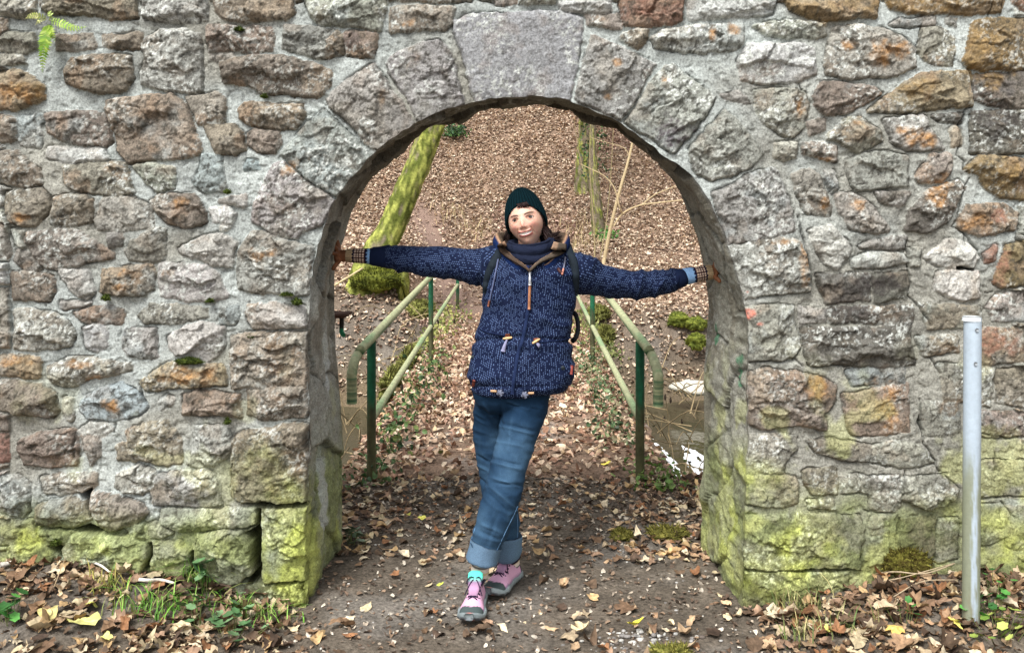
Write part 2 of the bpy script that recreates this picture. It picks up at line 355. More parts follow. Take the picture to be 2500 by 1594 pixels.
# stone outlines traced in four reading windows of the photograph: origin in photo pixels, 2.5578 window pixels per photo pixel
# kind: g grey, l light, b brown, t taupe, d dark, u bluish, o orange-brown, p purple, y golden, r red ; number = relief in mm
STONES = '''
A g30 -20,-20 215,-20 200,60 150,90 0,95 -20,95
A b34 265,-20 840,-20 845,110 700,110 520,85 300,75 265,50
A g30 895,-20 1275,-20 1280,120 1160,125 1050,130 950,120 890,100
A b32 1330,-20 1820,-20 1835,80 1790,120 1690,110 1560,130 1400,110 1340,60
A g32 1915,-20 2390,-20 2397,60 2370,175 2200,170 1990,145 1930,70
A t18 -20,250 60,205 200,215 215,300 150,325 -20,315
A t16 345,220 560,205 590,290 450,300 350,300
A b18 630,215 860,210 860,295 740,295 640,270
A g26 900,240 1000,190 1130,175 1240,215 1245,565 1180,570 1040,560 890,520 880,460 905,350 870,290
A b24 1290,165 1450,170 1680,170 1700,220 1690,310 1560,330 1440,310 1300,320
A g24 1780,165 1960,170 2080,195 2130,300 2120,355 1990,355 1880,330 1770,300
A b34 450,360 640,340 800,345 820,480 770,560 620,580 480,540 405,520 415,440
A g10 1310,345 1420,345 1440,362 1310,367
A b36 1370,400 1560,350 1760,360 1960,390 2050,460 2045,540 1980,590 1880,600 1750,580 1640,590 1540,530 1400,520 1385,470
A g12 -20,350 130,350 140,385 -20,400
A o40 -20,460 80,430 180,470 260,550 265,620 200,640 100,680 -20,680
A b24 -20,720 80,740 85,870 40,890 -20,890
A u14 110,725 240,720 250,760 235,910 120,900 105,800
A b22 280,720 420,705 640,710 680,880 640,905 500,890 360,860 290,820
A l14 290,920 640,930 670,990 430,1000 290,980
A b40 673,625 870,600 1060,590 1150,650 1190,780 1250,950 1150,985 800,1010 750,960 700,800 665,690
A t24 1160,600 1330,580 1380,610 1395,750 1300,770 1230,770 1200,700
A b24 1480,690 1520,655 1880,660 1885,740 1840,800 1720,800 1560,780 1490,730
A b26 1280,790 1450,780 1510,850 1525,930 1460,960 1350,960 1320,900
A b20 1550,840 1600,815 1740,830 1745,900 1720,950 1610,945 1550,900
A t22 400,1040 560,1015 770,1020 815,1200 720,1220 500,1195 420,1150
A b28 -20,960 90,950 230,1050 245,1150 170,1165 30,1140 -20,1120
A g20 835,1035 940,1025 1080,1060 1080,1170 960,1195 900,1130
A u22 1260,970 1360,970 1390,1180 1270,1195 1205,1140 1240,1060
A u12 1520,1050 1540,1005 1600,1012 1615,1050
A b26 30,1200 240,1180 310,1230 300,1320 220,1400 120,1405 40,1370 20,1290
A b26 350,1230 480,1210 570,1250 560,1380 430,1400 320,1390 340,1300
A g14 640,1245 800,1230 930,1290 940,1420 750,1440 600,1425 590,1370
A b30 935,1260 980,1215 1210,1220 1250,1270 1280,1380 1160,1420 1030,1390 970,1330
A l18 1360,1250 1530,1215 1525,1280 1480,1280 1390,1260
A l16 1310,1300 1400,1290 1455,1330 1430,1390 1330,1385
A l12 1370,1420 1415,1415 1400,1445 1370,1440
A V26 1700,1040 1765,1015 1880,1110 2085,1250 2070,1310 1995,1420 1880,1440 1840,1485 1700,1455 1560,1385 1560,1330 1655,1125
A V26 1765,960 1850,835 2005,685 2105,790 2310,975 2240,1095 2105,1215 1985,1150 1835,1030
D V24 -15,610 60,560 180,460 280,400 365,500 455,650 530,790 430,880 320,935 235,890 140,780 5,665
D V22 372,390 450,320 560,285 695,255 745,310 785,440 840,650 760,680 565,770 515,640 452,540
D K20 800,140 900,100 1100,85 1330,75 1500,90 1585,120 1565,330 1530,500 1500,628 1250,606 1000,628 925,640 878,500 840,320 798,200
D V22 1650,240 1730,255 1860,305 1985,370 2040,400 1990,490 1915,620 1830,750 1700,675 1580,635 1555,610 1590,450 1620,350
E V26 -180,765 -110,650 10,480 80,415 115,400 225,492 375,610 330,680 210,850 110,955 25,895 -95,818
E V26 225,915 325,805 440,690 525,775 625,890 680,960 590,1045 450,1105 355,1125 265,1080 225,1000
E V22 370,1220 560,1110 735,1048 785,1130 830,1250 870,1400 870,1435 740,1470 475,1515 450,1480 405,1330
F V28 485,140 640,95 800,80 885,95 935,200 982,330 968,415 760,435 560,452 535,400 505,250 478,190
B V34 1500,140 1560,60 1620,45 1750,90 1955,150 1950,230 1915,430 1760,425 1600,425 1495,395 1480,250
B t24 -20,-10 20,20 60,180 40,215 -20,230
B t26 170,50 400,25 500,40 560,90 700,180 700,200 560,235 340,270 240,240 200,160 160,90
B l18 70,30 150,30 130,90 150,140 100,130
B t14 100,160 170,170 240,260 150,275 90,220
B g18 670,60 740,45 755,80 740,120 680,135
B g28 860,90 930,30 1020,30 1010,200 930,220 800,215 770,160 810,110
B l26 1110,150 1260,70 1370,60 1455,110 1440,255 1320,250 1230,200 1150,180
B b20 70,310 200,285 310,330 315,420 290,465 75,465
B l20 360,280 440,285 540,290 555,340 570,420 530,450 450,420 380,350
B o26 640,290 800,260 940,250 950,340 940,400 880,430 700,430 615,410
B l24 990,240 1130,240 1280,260 1350,310 1410,440 1300,470 1160,470 1000,430 985,330
B l12 370,480 550,475 500,500 400,515 365,510
B b18 460,545 560,510 700,510 760,540 745,605 600,610 540,600
B g14 860,560 940,490 1100,500 1280,530 1290,580 1120,600 900,605
B u18 1360,540 1480,500 1490,560 1450,605 1370,610
B l22 1545,500 1720,490 1880,510 1900,570 1890,640 1580,645 1550,590
B g28 80,540 180,530 330,550 420,610 470,690 440,750 330,780 250,780 80,770 75,650
B l20 520,640 600,620 660,640 665,760 600,785 540,770 530,700
B g16 780,645 960,650 975,820 860,825 790,810 760,750
B l24 1040,700 1150,640 1250,620 1390,640 1385,740 1350,800 1290,850 1200,820 1110,810 1070,770
B o18 -20,830 120,820 235,840 240,870 230,945 60,950 -20,930
B g26 300,890 420,840 560,830 800,880 805,905 700,930 560,960 440,1005 340,995 300,950
B o26 870,990 980,900 1070,865 1380,870 1400,990 1200,1015 900,1030
B b38 1445,690 1600,680 1905,680 1915,760 1905,1000 1760,1000 1450,1015 1440,850
B b32 -20,980 140,985 260,1010 330,1060 355,1150 320,1195 200,1180 100,1170 -20,1150
B l14 400,1080 440,1090 450,1200 420,1235 390,1180
B u20 510,1100 620,1030 740,990 850,1050 910,1140 850,1190 700,1210 540,1215 505,1160
B g12 985,1110 1040,1080 1080,1100 1060,1140 1000,1150
B b26 1145,1080 1220,1040 1480,1060 1500,1190 1350,1180 1270,1195 1150,1180
B b32 1550,1040 1700,1015 1900,1020 1915,1150 1895,1200 1740,1215 1640,1200 1550,1170
B l10 465,1310 560,1240 680,1245 690,1270 620,1310
B b28 110,1350 250,1300 440,1290 480,1400 470,1490 300,1510 150,1500 120,1430
B g20 490,1330 600,1320 610,1440 570,1500 540,1430
B b26 790,1300 920,1240 1050,1240 1110,1330 1130,1480 1000,1500 870,1470 740,1460 720,1380 800,1360
B g28 1220,1270 1400,1260 1440,1340 1410,1440 1280,1520 1180,1490 1190,1400
B r14 -20,1310 40,1310 40,1470 -20,1480
C b42 1450,200 1520,150 1900,115 1915,380 1905,600 1800,615 1620,620 1520,590 1450,540 1445,350
C g26 -20,440 100,440 160,500 170,660 130,690 0,650 -20,650
C g22 245,450 420,420 600,430 600,490 540,530 380,545 270,540
C g24 730,420 850,370 960,410 970,500 880,550 760,530 720,490
C g28 960,450 1060,410 1280,400 1350,470 1370,600 1300,620 1100,615 950,610 945,540
C b36 235,620 330,590 440,570 520,620 565,700 450,745 310,745 240,720
C b38 565,545 700,550 880,620 910,660 870,720 790,740 730,770 640,760 590,680 565,620
C g26 1000,645 1260,640 1590,640 1600,740 1300,770 1110,775 1000,730
C g26 891,760 960,730 1065,790 1000,825 910,815
C g20 -20,700 100,720 200,715 235,850 140,860 -20,850
C g24 250,770 460,770 400,850 270,850
C g40 400,880 470,800 620,790 820,820 910,870 920,950 870,1030 760,1040 640,1020 480,1000 400,920
C g38 955,850 1110,845 1200,900 1195,1000 1150,1060 1000,1050 945,1010
C g52 1210,870 1240,800 1350,780 1500,780 1560,850 1575,1020 1500,1105 1380,1100 1290,1060 1220,990
C g44 1640,650 1740,640 1895,650 1915,800 1905,1080 1800,1095 1645,1085 1640,900
C g22 50,870 300,860 320,930 300,1000 100,1000 50,950
C d16 1540,1125 1640,1100 1870,1110 1890,1240 1740,1260 1540,1240
C g26 780,745 890,735 880,800 940,840 900,860 800,800
D t26 395,60 560,45 785,45 770,160 740,185 560,175 400,190
D b24 -55,215 60,205 95,240 90,350 0,360 -60,340
D b24 110,210 305,205 300,280 270,350 120,350
D t16 450,-20 900,-20 890,5 460,5
D t14 1040,-20 1180,-20 1160,15 1050,15
D l26 1440,-20 1760,-20 1765,60 1600,75 1450,60
D r28 1830,-20 2220,-20 2210,120 2140,160 1960,165 1840,150
D t14 1620,95 1810,90 1820,170 1740,165 1630,150
D t18 1840,230 1860,200 1990,195 1980,260 1940,295
E l22 210,-20 760,-20 740,70 650,100 540,110 400,110 230,130
E y36 820,-20 1400,-20 1390,100 1080,125 960,100 850,50
E y34 1450,-20 2170,-20 2165,70 2100,80 1870,85 1700,80 1480,50
E r20 2240,-20 2320,-20 2320,60 2290,50 2245,20
E g28 -30,240 60,200 300,165 540,160 550,270 520,300 300,325 140,310 0,290
E g24 620,180 720,140 900,130 1070,150 1070,220 1000,235 850,230 700,210
E l30 525,380 590,280 760,275 900,280 985,320 1010,450 880,500 700,520 530,490
E g32 1085,330 1130,175 1300,165 1440,180 1560,240 1635,310 1630,410 1470,470 1240,490 1085,450 1075,400
E t14 1490,150 1540,115 1750,110 1760,150 1600,160
E g10 1830,120 1890,125 1880,160 1830,150
E t16 1680,180 1780,175 1870,240 1860,400 1780,400 1700,370 1660,310
E y34 1945,330 1990,150 2060,125 2320,130 2320,430 2150,430 2060,440 1970,420 1940,380
E b26 990,600 1060,510 1200,515 1380,550 1420,590 1330,640 1190,715 1050,720 1000,650
E o28 1340,700 1480,600 1560,520 1660,470 1780,450 1975,450 1975,655 1800,680 1560,700
E g28 620,570 750,555 930,560 950,640 935,780 880,850 800,840 700,770 640,700
E g12 415,590 520,575 580,640 490,620
E d24 1995,480 2320,450 2320,660 2180,665 2060,640 1990,600
E t14 960,770 1060,755 1060,810 980,830
E t28 1090,850 1200,750 1280,745 1410,830 1420,880 1340,910 1280,950 1200,900
E g26 1445,760 1620,720 1700,740 1740,830 1810,920 1700,935 1580,930 1490,880
E d12 1750,735 1925,712 1925,765 1800,760
E d24 1985,700 2320,690 2320,950 2160,960 1990,950 1985,820
E t12 1870,800 1900,795 1920,900 1875,900
E g26 760,900 850,885 890,900 870,990 800,1000 750,970
E t26 930,900 1060,890 1130,920 1130,1000 1040,990 930,960
E g28 1210,1000 1350,950 1480,955 1580,980 1580,1150 1400,1170 1260,1180 1215,1090
E t24 1650,1090 1750,960 1850,960 1860,1030 1800,1130 1660,1130
E y30 1945,1060 2030,980 2200,990 2320,1000 2320,1240 2180,1240 2080,1180 2040,1090
E g26 865,1100 960,1070 1040,1120 1100,1280 1090,1340 950,1345 900,1230
E u12 1060,1080 1120,1070 1145,1170 1110,1190
E g26 1140,1210 1240,1205 1370,1290 1470,1440 1360,1455 1220,1430 1160,1320
E g18 1400,1200 1580,1200 1540,1290 1440,1260
E d26 1580,1440 1600,1310 1700,1200 1900,1130 1940,1170 1880,1280 1820,1390 1740,1440
E o26 1895,1380 1960,1290 2180,1290 2270,1340 2250,1440 2020,1470 1910,1440
E g22 2290,1300 2320,1290 2320,1480 2290,1460
F l22 960,40 1090,10 1200,100 1220,170 1130,260 1060,230 1010,150
F g14 1280,130 1400,90 1580,80 1570,140 1380,150 1290,140
F l12 1240,220 1350,170 1560,180 1590,230 1420,270 1260,270
F g12 1605,150 1670,150 1660,260 1615,260
F l18 1710,190 1830,110 1960,130 2020,200 1990,260 1880,280 1760,240
F g16 2060,180 2140,130 2130,210 2080,230
F y24 2150,310 2200,140 2320,110 2320,370 2190,390 2140,360
F d14 1025,305 1180,310 1350,320 1340,470 1080,480 1050,400
F d14 1375,320 1585,310 1585,450 1390,480
F l12 1780,300 2030,290 2040,440 1920,460 1760,400
F t14 2100,500 2150,440 2310,430 2310,590 2130,580
F g12 900,520 1060,520 1060,600 920,610
F d12 1090,520 1615,520 1615,600 1090,600
F g26 560,520 700,510 850,520 860,620 910,740 860,830 590,840 565,640
F d26 920,650 1420,640 1600,610 1620,860 1560,880 1380,890 1200,870 970,870 940,760
F g10 1670,500 1900,500 2040,520 2050,640 1740,640 1690,560
F b12 1660,700 1890,700 1900,800 1700,810
F o12 2040,660 2310,645 2310,850 2040,860
F b34 600,920 720,900 880,920 1080,970 1130,1010 1120,1090 1040,1180 1070,1230 1060,1270 900,1240 700,1270 600,1250 590,1150 595,1020
F u10 1210,910 1550,900 1550,990 1250,995
F b14 1180,1060 1400,1030 1570,1000 1580,1280 1450,1300 1230,1310 1190,1180
F g10 1780,880 2120,890 2100,1130 1820,1100
F b10 2150,910 2320,900 2320,1130 2160,1100
F g12 1665,1120 1900,1110 1900,1300 1700,1310 1660,1240
F b14 2030,1170 2320,1180 2320,1320 2030,1310
G g14 575,190 720,175 870,190 890,270 820,340 800,420 640,400 575,330
G b18 575,440 700,440 880,450 890,600 800,620 585,610
G d14 965,220 1090,200 1340,250 1330,340 1180,340 1020,290
G b10 940,420 1130,390 1140,540 1000,555 950,500
G g12 1350,260 1500,220 1640,240 1740,340 1540,380 1350,340
G g10 1180,450 1530,430 1530,520 1180,540
G g26 1560,450 1800,430 1900,520 1860,590 1720,650 1580,590 1550,570
G g28 575,690 900,680 1270,690 1300,760 1280,1020 1060,1010 880,1020 700,1030 575,1010 568,850
G g10 1350,700 1460,690 1460,800 1360,790
G b10 1540,720 1740,700 1755,900 1720,1020 1520,1010
G g10 2020,620 2180,640 2200,800 2100,860 2020,860
G g10 2205,640 2320,620 2320,900 2205,880
G g12 1340,830 1460,810 1470,950 1350,1000
G d20 570,1045 800,1040 1200,1050 1200,1130 1000,1250 575,1290
G g10 2030,350 2320,330 2320,560 2030,570
G g10 1780,720 1900,700 1900,950 1780,980
G g12 1350,540 1530,530 1540,620 1490,650 1350,640
G g12 960,600 1110,590 1120,640 970,640
'''
ORG = dict(A=(0, 0), B=(0, 550), C=(0, 994), D=(800, 0), E=(1600, 0), F=(1600, 550), G=(1600, 994))
# orange, rust and other stains: photo px centre, radii, colour, strength
STAINS = [(715,408,38,14,'o',35),(2150,130,36,30,'o'),(2065,115,20,16,'o'),(2200,118,24,22,'o'),(1948,265,16,26,'o'),(2225,330,32,26,'o'),(2260,345,26,18,'o'),(2090,305,28,14,'o'),
 (2225,215,60,26,'y'),(1735,90,9,20,'o'),(1790,75,14,14,'o'),(1330,30,0,0,'o'),(1507,152,15,12,'o'),(1483,238,14,12,'o'),(1620,197,12,9,'o'),(1600,10,50,40,'r'),
 (2030,60,60,10,'y'),(2170,20,60,22,'y'),(2290,20,110,25,'y'),(2390,100,60,50,'y'),(2010,490,14,22,'o'),(2090,500,16,18,'o'),(2290,480,40,26,'o'),(2430,530,18,16,'r'),(2380,545,30,20,'o'),
 (1900,590,50,12,'o'),(1965,640,14,50,'o'),(2160,1000,44,55,'o'),(2415,835,60,32,'r'),(2330,985,40,26,'b'),(1990,945,30,30,'o'),(240,930,24,20,'o'),(275,990,18,16,'o'),(655,940,0,0,'o'),
 (640,620,40,14,'o'),(415,665,26,14,'o'),(320,662,22,10,'o'),(300,700,20,8,'o'),(60,530,18,14,'o'),(440,490,24,14,'o'),(45,880,40,14,'o'),(190,890,34,10,'o'),(470,915,60,18,'o'),
 (1000,60,14,12,'o'),(1012,150,18,30,'b'),(935,240,12,30,'b'),(275,995,20,14,'o'),(680,845,60,20,'b'),(2420,640,40,60,'r'),(2400,170,60,40,'y'),(2440,420,50,30,'y'),(2475,300,30,30,'d'),
 (2000,390,24,10,'o'),(2300,450,26,20,'o'),(1660,320,0,0,'p'),(1640,330,60,40,'p'),(2420,290,70,60,'d'),(2090,760,80,40,'d'),(2080,700,80,30,'d'),(2140,690,60,40,'d'),
 (1832,765,18,15,'R'),(1822,712,6,7,'R'),(1850,788,9,5,'R'),(120,225,80,30,'y'),(50,230,50,26,'o'),(1850,830,0,0,'g')]
GAPS = [('C','230,735 330,750 450,755 570,730 640,770 740,775 770,750 600,800 480,775 330,765 230,755'),('C','1590,640 1625,640 1640,900 1640,1100 1560,1120 1500,1110 1580,1030 1575,850 1520,790 1590,760'),
 ('C','310,860 390,850 400,920 370,960 320,900'),('C','920,860 955,850 945,1000 880,1030 920,950'),('C','1500,600 1920,590 1920,630 1640,640 1540,620'),('C','470,545 570,515 560,640 600,700 570,700 520,610'),
 ('F','1880,262 2008,258 2008,284 1882,288'),('C','205,700 235,740 240,850 215,740'),('G','560,1018 700,1028 1060,1010 1280,1018 1280,1042 1040,1040 800,1036 570,1044'),
 ('A','245,-20 262,-20 262,70 245,75'),('C','1645,1090 1900,1085 1890,1112 1650,1105'),('C','1190,900 1215,880 1225,1000 1180,1080 1150,1065 1195,1000'),('C','1210,860 1240,790 1300,770 1590,745 1600,765 1350,775 1245,798 1220,870')]
CRACKS = [('E','1935,1180 1975,1110'),('E','1965,420 1985,560 1985,660 1940,690 1925,760 1905,790 1920,900 1895,960 1945,1000 1930,1060'),('E','1945,1170 1920,1260 1900,1330 1870,1420 1930,1470 1940,1530'),
 ('F','1930,60 2020,160'),('F','1590,100 1600,400'),('F','1590,450 1660,510 1740,620'),('F','1660,1090 1650,1250 1680,1330'),('G','1650,60 1670,220 1730,300 1780,400 1830,410'),('F','1740,820 1780,930'),
 ('G','1570,400 1550,570'),('G','1535,700 1520,850'),('G','2020,160 2150,170 2200,200 2320,190'),('G','2030,580 2320,560'),('G','2130,280 2120,400'),('G','2170,600 2260,700'),('G','1290,860 1290,960'),('E','2100,20 2090,120'),('E','2175,-20 2165,100'),
 ('G','1300,650 1380,670 1470,655'),('E','900,510 920,550 950,580'),('E','900,1350 930,1520'),('F','900,10 960,220 985,320'),('B','870,1010 870,1060 900,1100'),('B','700,1290 715,1230'),('B','455,1310 460,1450'),
 ('A','260,-20 255,80'),('C','1450,350 1440,500'),('F','585,850 740,845 880,830 930,880')]
CRACKS_H = {}

def wpoly(win, s):
    ox, oy = ORG[win]
    pts = [tuple(map(float, p.split(','))) for p in s.split()]
    return [tuple(W(ox + x / 2.5578, oy + y / 2.5578, YW - .015)[[0, 2]]) for x, y in pts]

PAL = dict(g=(150,147,138), l=(176,176,170), b=(134,122,108), t=(146,138,126), d=(106,102,95), u=(146,154,154), o=(148,130,108), p=(100,88,92),
           y=(132,112,80), r=(138,106,90), V=(150,149,143), K=(152,156,156), R=(205,108,84))
stones = []
for ln in STONES.strip().splitlines():
    w_, k_, rest = ln.split(' ', 2)
    stones.append((k_[0], float(k_[1:]) / 1000, wpoly(w_, rest)))
# beyond the photograph's frame the courses simply go on
X0, X1, Z0, Z1 = -2.95, 2.9, -0.25, 2.60
XL, XR, ZT = W(0, 0, YW)[0] + .01, W(2500, 0, YW)[0] - .01, W(0, 0, YW)[2] - .01
n_traced = len(stones)
r_ = np.random.default_rng(3)
z = -0.15
while z < Z1:
    hgt = r_.uniform(.14, .24); x = X0
    while x < X1:
        wd = r_.uniform(.18, .42)
        a, b_, c, d = x + .02, x + wd - .02, z + .015, z + hgt - .015
        mx_, mz_ = (a + b_) / 2, (c + d) / 2
        if mx_ < XL + .10 or mx_ > XR - .10 or mz_ > ZT - .04:
            if True:
                j = lambda: r_.uniform(-.018, .018)
                P = [(a + j(), c + j()), (mx_, c + j()), (b_ + j(), c + j()), (b_ + j(), mz_), (b_ + j(), d + j()), (mx_, d + j()), (a + j(), d + j()), (a + j(), mz_)]
                stones.append((r_.choice(list('ggbbtlo')), r_.uniform(.016, .036), P))
        x += wd
    z += hgt

def axis(a, b, c, d, fine, coarse):
    return np.concatenate([np.arange(a, b, coarse), np.arange(b, c, fine), np.arange(c, d + coarse, coarse)])
xs = axis(X0, XL - .03, XR + .03, X1, .0042, .012)
zs = axis(Z0, -.04, ZT + .03, Z1, .0042, .012)
GX, GZ = np.meshgrid(xs, zs, indexing='ij')
wx = GX + .007 * fbm(GX * 9, GZ * 9, 3, 11) + .0035 * fbm(GX * 45, GZ * 45, 2, 12)
wz = GZ + .007 * fbm(GX * 9, GZ * 9, 3, 13) + .0035 * fbm(GX * 45, GZ * 45, 2, 14)
# mortar
H = .009 * fbm(GX * 4, GZ * 4, 4, 21) + .0016 * fbm(GX * 60, GZ * 60, 3, 22) + .0032 * fbm(GX * 11, GZ * 22, 4, 23, .6) - .005 * sstep(.45, .75, fbm(GX * 38, GZ * 38, 2, 24))
ID = np.zeros(GX.shape, np.int32)
SD = np.full(GX.shape, -1.0)
mort = lin(172, 177, 174) * np.ones(GX.shape + (3,))
wbrown = sstep(-.45, .5, fbm(GX * 2.2, GZ * 2.2, 3, 31) + .55 * sstep(.7, 1.3, GX) * sstep(1.5, 1.1, GZ) + .35 * sstep(.9, .5, GZ) - .25 * sstep(1.2, 2.2, GZ))[..., None]
mort = mort * (1 - wbrown) + lin(150, 147, 137) * wbrown
spk = sstep(.35, .7, fbm(GX * 50, GZ * 50, 2, 33))[..., None] * sstep(.0, .5, fbm(GX * 5, GZ * 5, 2, 34))[..., None]
mort = mort * (1 + .22 * fbm(GX * 7, GZ * 12, 5, 35, .65)[..., None]) * (1 - .35 * spk)
COL = mort
for k, (kind, hh, P) in enumerate(stones):
    P = np.array(P); x0, z0 = P.min(0) - .03; x1, z1 = P.max(0) + .03
    i0, i1 = np.searchsorted(xs, (x0, x1)); j0, j1 = np.searchsorted(zs, (z0, z1))
    if i1 <= i0 or j1 <= j0: continue
    sl = (slice(i0, i1), slice(j0, j1))
    x = wx[sl]; zz = wz[sl]
    s = sdf(x, zz, P) + .0095
    m = (s > 0) & (s > SD[sl])
    if k >= n_traced: m &= (SD[sl] < -.004)
    if k >= n_traced:
        i_ = (x > XL + .03) & (x < XR - .03) & (zz < ZT - .02); m &= ~i_; s = np.where(i_ & (s > 0), -.02, s)
    SD[sl] = np.where(m, s, np.maximum(SD[sl], np.minimum(s, -.0001)))
    rg = np.random.default_rng(1000 + k)
    cx_, cz_ = P.mean(0); sx, sz = (P.max(0) - P.min(0)) / 2
    size = min(sx, sz)
    flatk = kind == 'K'
    # chipped planes
    amp = min(hh, .75 * size)
    hf = np.full(x.shape, 1.0)
    nf = 5 if not flatk else 1
    for q in range(nf):
        ang = rg.uniform(0, 2 * math.pi); rr = rg.uniform(.15, .75)
        g = rg.uniform(.4, 1.6) * amp / size
        u = (x - cx_) / sx * math.cos(ang) + (zz - cz_) / sz * math.sin(ang)
        hf = np.minimum(hf, amp * rg.uniform(.95, 1.25) - g * size * np.maximum(u - rr + .22, -.5))
    wxx = x + .010 * fbm(x * 16, zz * 16, 2, k + 50); wzz = zz + .010 * fbm(x * 16 + 9, zz * 16, 2, k + 51)
    st = 11 if not flatk else 6
    rot = rg.uniform(-.5, .5)
    f1, f2, cid, ox, oy = worley((wxx * math.cos(rot) + wzz * math.sin(rot)) * st * rg.uniform(.6, 1), (wzz * math.cos(rot) - wxx * math.sin(rot)) * st * rg.uniform(1.2, 2.2), k)
    tl = (cid * 7.13) % 1 - .5; tm = (cid * 13.7) % 1 - .5
    g1_, g2_, ci2, ox2, oy2 = worley((wxx * math.cos(rot + .6) + wzz * math.sin(rot + .6)) * 27, (wzz * math.cos(rot + .6) - wxx * math.sin(rot + .6)) * 40, k + 500)
    t2 = (ci2 * 9.7) % 1 - .5; t3 = (ci2 * 17.3) % 1 - .5
    ledge = ((cid - .5) * hh * .7 + (tl * ox + tm * oy) * .040 + (ci2 - .5) * .0045 + (t2 * ox2 + t3 * oy2) * .013) * (.08 if flatk else min(1, hh / .022))
    rough = (.3 if flatk else 1.0) * (.0050 * fbm(x * 22, zz * 32, 4, k + 60, .62) + .0055 * (.5 - np.abs(fbm(x * 40 + 3 * zz, zz * 62, 3, k + 62, .6))))
    if not flatk and hh >= .020 and rg.uniform() < .75:
        for _q in range(2 if size > .07 else 1):
            lz = cz_ + rg.uniform(-.55, .25) * sz + (x - cx_) * rg.uniform(-.35, .35) + .35 * size * fbm(x * 9, zz * 3, 3, k + 90 + _q)
            hf = hf - hh * rg.uniform(.25, .5) * sstep(.003, -.003, zz - lz)
    top = np.maximum(hf + ledge + rough * min(1.3, hh / .022), .25 * hh)
    prof = np.clip(s / .008, 0, 1) ** .6
    top = (.35 * hh + .65 * top) * prof * (.62 + .38 * np.clip(s / .03, 0, 1) ** .6)
    hb = H[sl]
    H[sl] = np.where(m, hb * .5 + top * 1.15, hb)
    ID[sl] = np.where(m, k + 1, ID[sl])
    base = lin(*PAL[kind]) * rg.uniform(.86, 1.12) * (1 + rg.uniform(-.05, .05, 3))
    c = np.ones(x.shape + (3,)) * base
    n1 = fbm(x * 8, zz * 8, 4, k + 70, .6)[..., None]
    if kind in 'gltbVo':
        alt = lin(*PAL[rg.choice(list('bguto'))])
        c = c * (1 - .6 * sstep(0, .7, n1)) + alt * .6 * sstep(0, .7, n1)
    elif kind == 'K':
        c = c * (1 - .5 * sstep(0, .6, n1)) + lin(134, 126, 126) * .5 * sstep(0, .6, n1)
    else:
        alt = lin(150, 136, 118); c = c * (1 - .4 * sstep(.1, .6, n1)) + alt * .4 * sstep(.1, .6, n1)
    # freshly broken darker facets, rusty films, pale lichen crust
    c = c * (1 + (.1 if flatk else .34) * (cid - .5) + (.06 if flatk else .34) * (ci2 - .5))[..., None]
    ru = sstep(.25, .8, fbm(x * 13, zz * 13, 3, k + 80))[..., None] * (.45 if kind in 'botyr' else .2)
    c = c * (1 - ru) + lin(152, 122, 94) * ru
    pl = sstep(-.25, .5, fbm(x * 7, zz * 7, 2, k + 81))
    li = (sstep(.08, .42, fbm(x * 80, zz * 80, 3, k + 82, .75)) * pl * (.85 if kind in 'glVtKd' else .55))[..., None]
    c = c * (1 - li) + lin(208, 210, 204) * li
    dk = (sstep(.15, .55, fbm(x * 75, zz * 60, 3, k + 83, .7)) * (.72 if kind not in 'lK' else .4))[..., None]
    c = c * (1 - dk) + lin(70, 66, 58) * dk
    COL[sl] = np.where(m[..., None], c, COL[sl])
# the thin open joint round each stone, only here and there
jt = np.exp(-(np.minimum(np.abs(SD - .001), .05) / .0030) ** 2) * sstep(-.15, .35, fbm(GX * 7, GZ * 7, 3, 91))
H = H - .014 * jt
COL = COL * (1 - .18 * jt[..., None])
for w_, s_ in GAPS:
    P = np.array(wpoly(w_, s_)); d = sdf(wx, wz, P) if False else None
    x0, z0 = P.min(0) - .03; x1, z1 = P.max(0) + .03
    i0, i1 = np.searchsorted(xs, (x0, x1)); j0, j1 = np.searchsorted(zs, (z0, z1)); sl = (slice(i0, i1), slice(j0, j1))
    d = sdf(wx[sl], wz[sl], P); t = sstep(0, .008, d)
    H[sl] = H[sl] * (1 - t) - .085 * t
    COL[sl] = COL[sl] * (1 - t[..., None]) + lin(52, 46, 38) * t[..., None]
for w_, s_ in CRACKS:
    P = np.array(wpoly(w_, s_)); x0, z0 = P.min(0) - .03; x1, z1 = P.max(0) + .03
    i0, i1 = np.searchsorted(xs, (x0, x1)); j0, j1 = np.searchsorted(zs, (z0, z1)); sl = (slice(i0, i1), slice(j0, j1))
    d = seg_dist(wx[sl], wz[sl], P, False); t = np.exp(-(d / .003) ** 2)
    H[sl] = H[sl] - .012 * t; COL[sl] = COL[sl] * (1 - .6 * t[..., None])
sc_ = dict(o=(176,124,60), y=(142,112,62), r=(148,100,78), b=(120,96,70), d=(66,60,58), p=(78,62,74), R=(214,112,88), g=(60,130,90))
isst = ID > 0
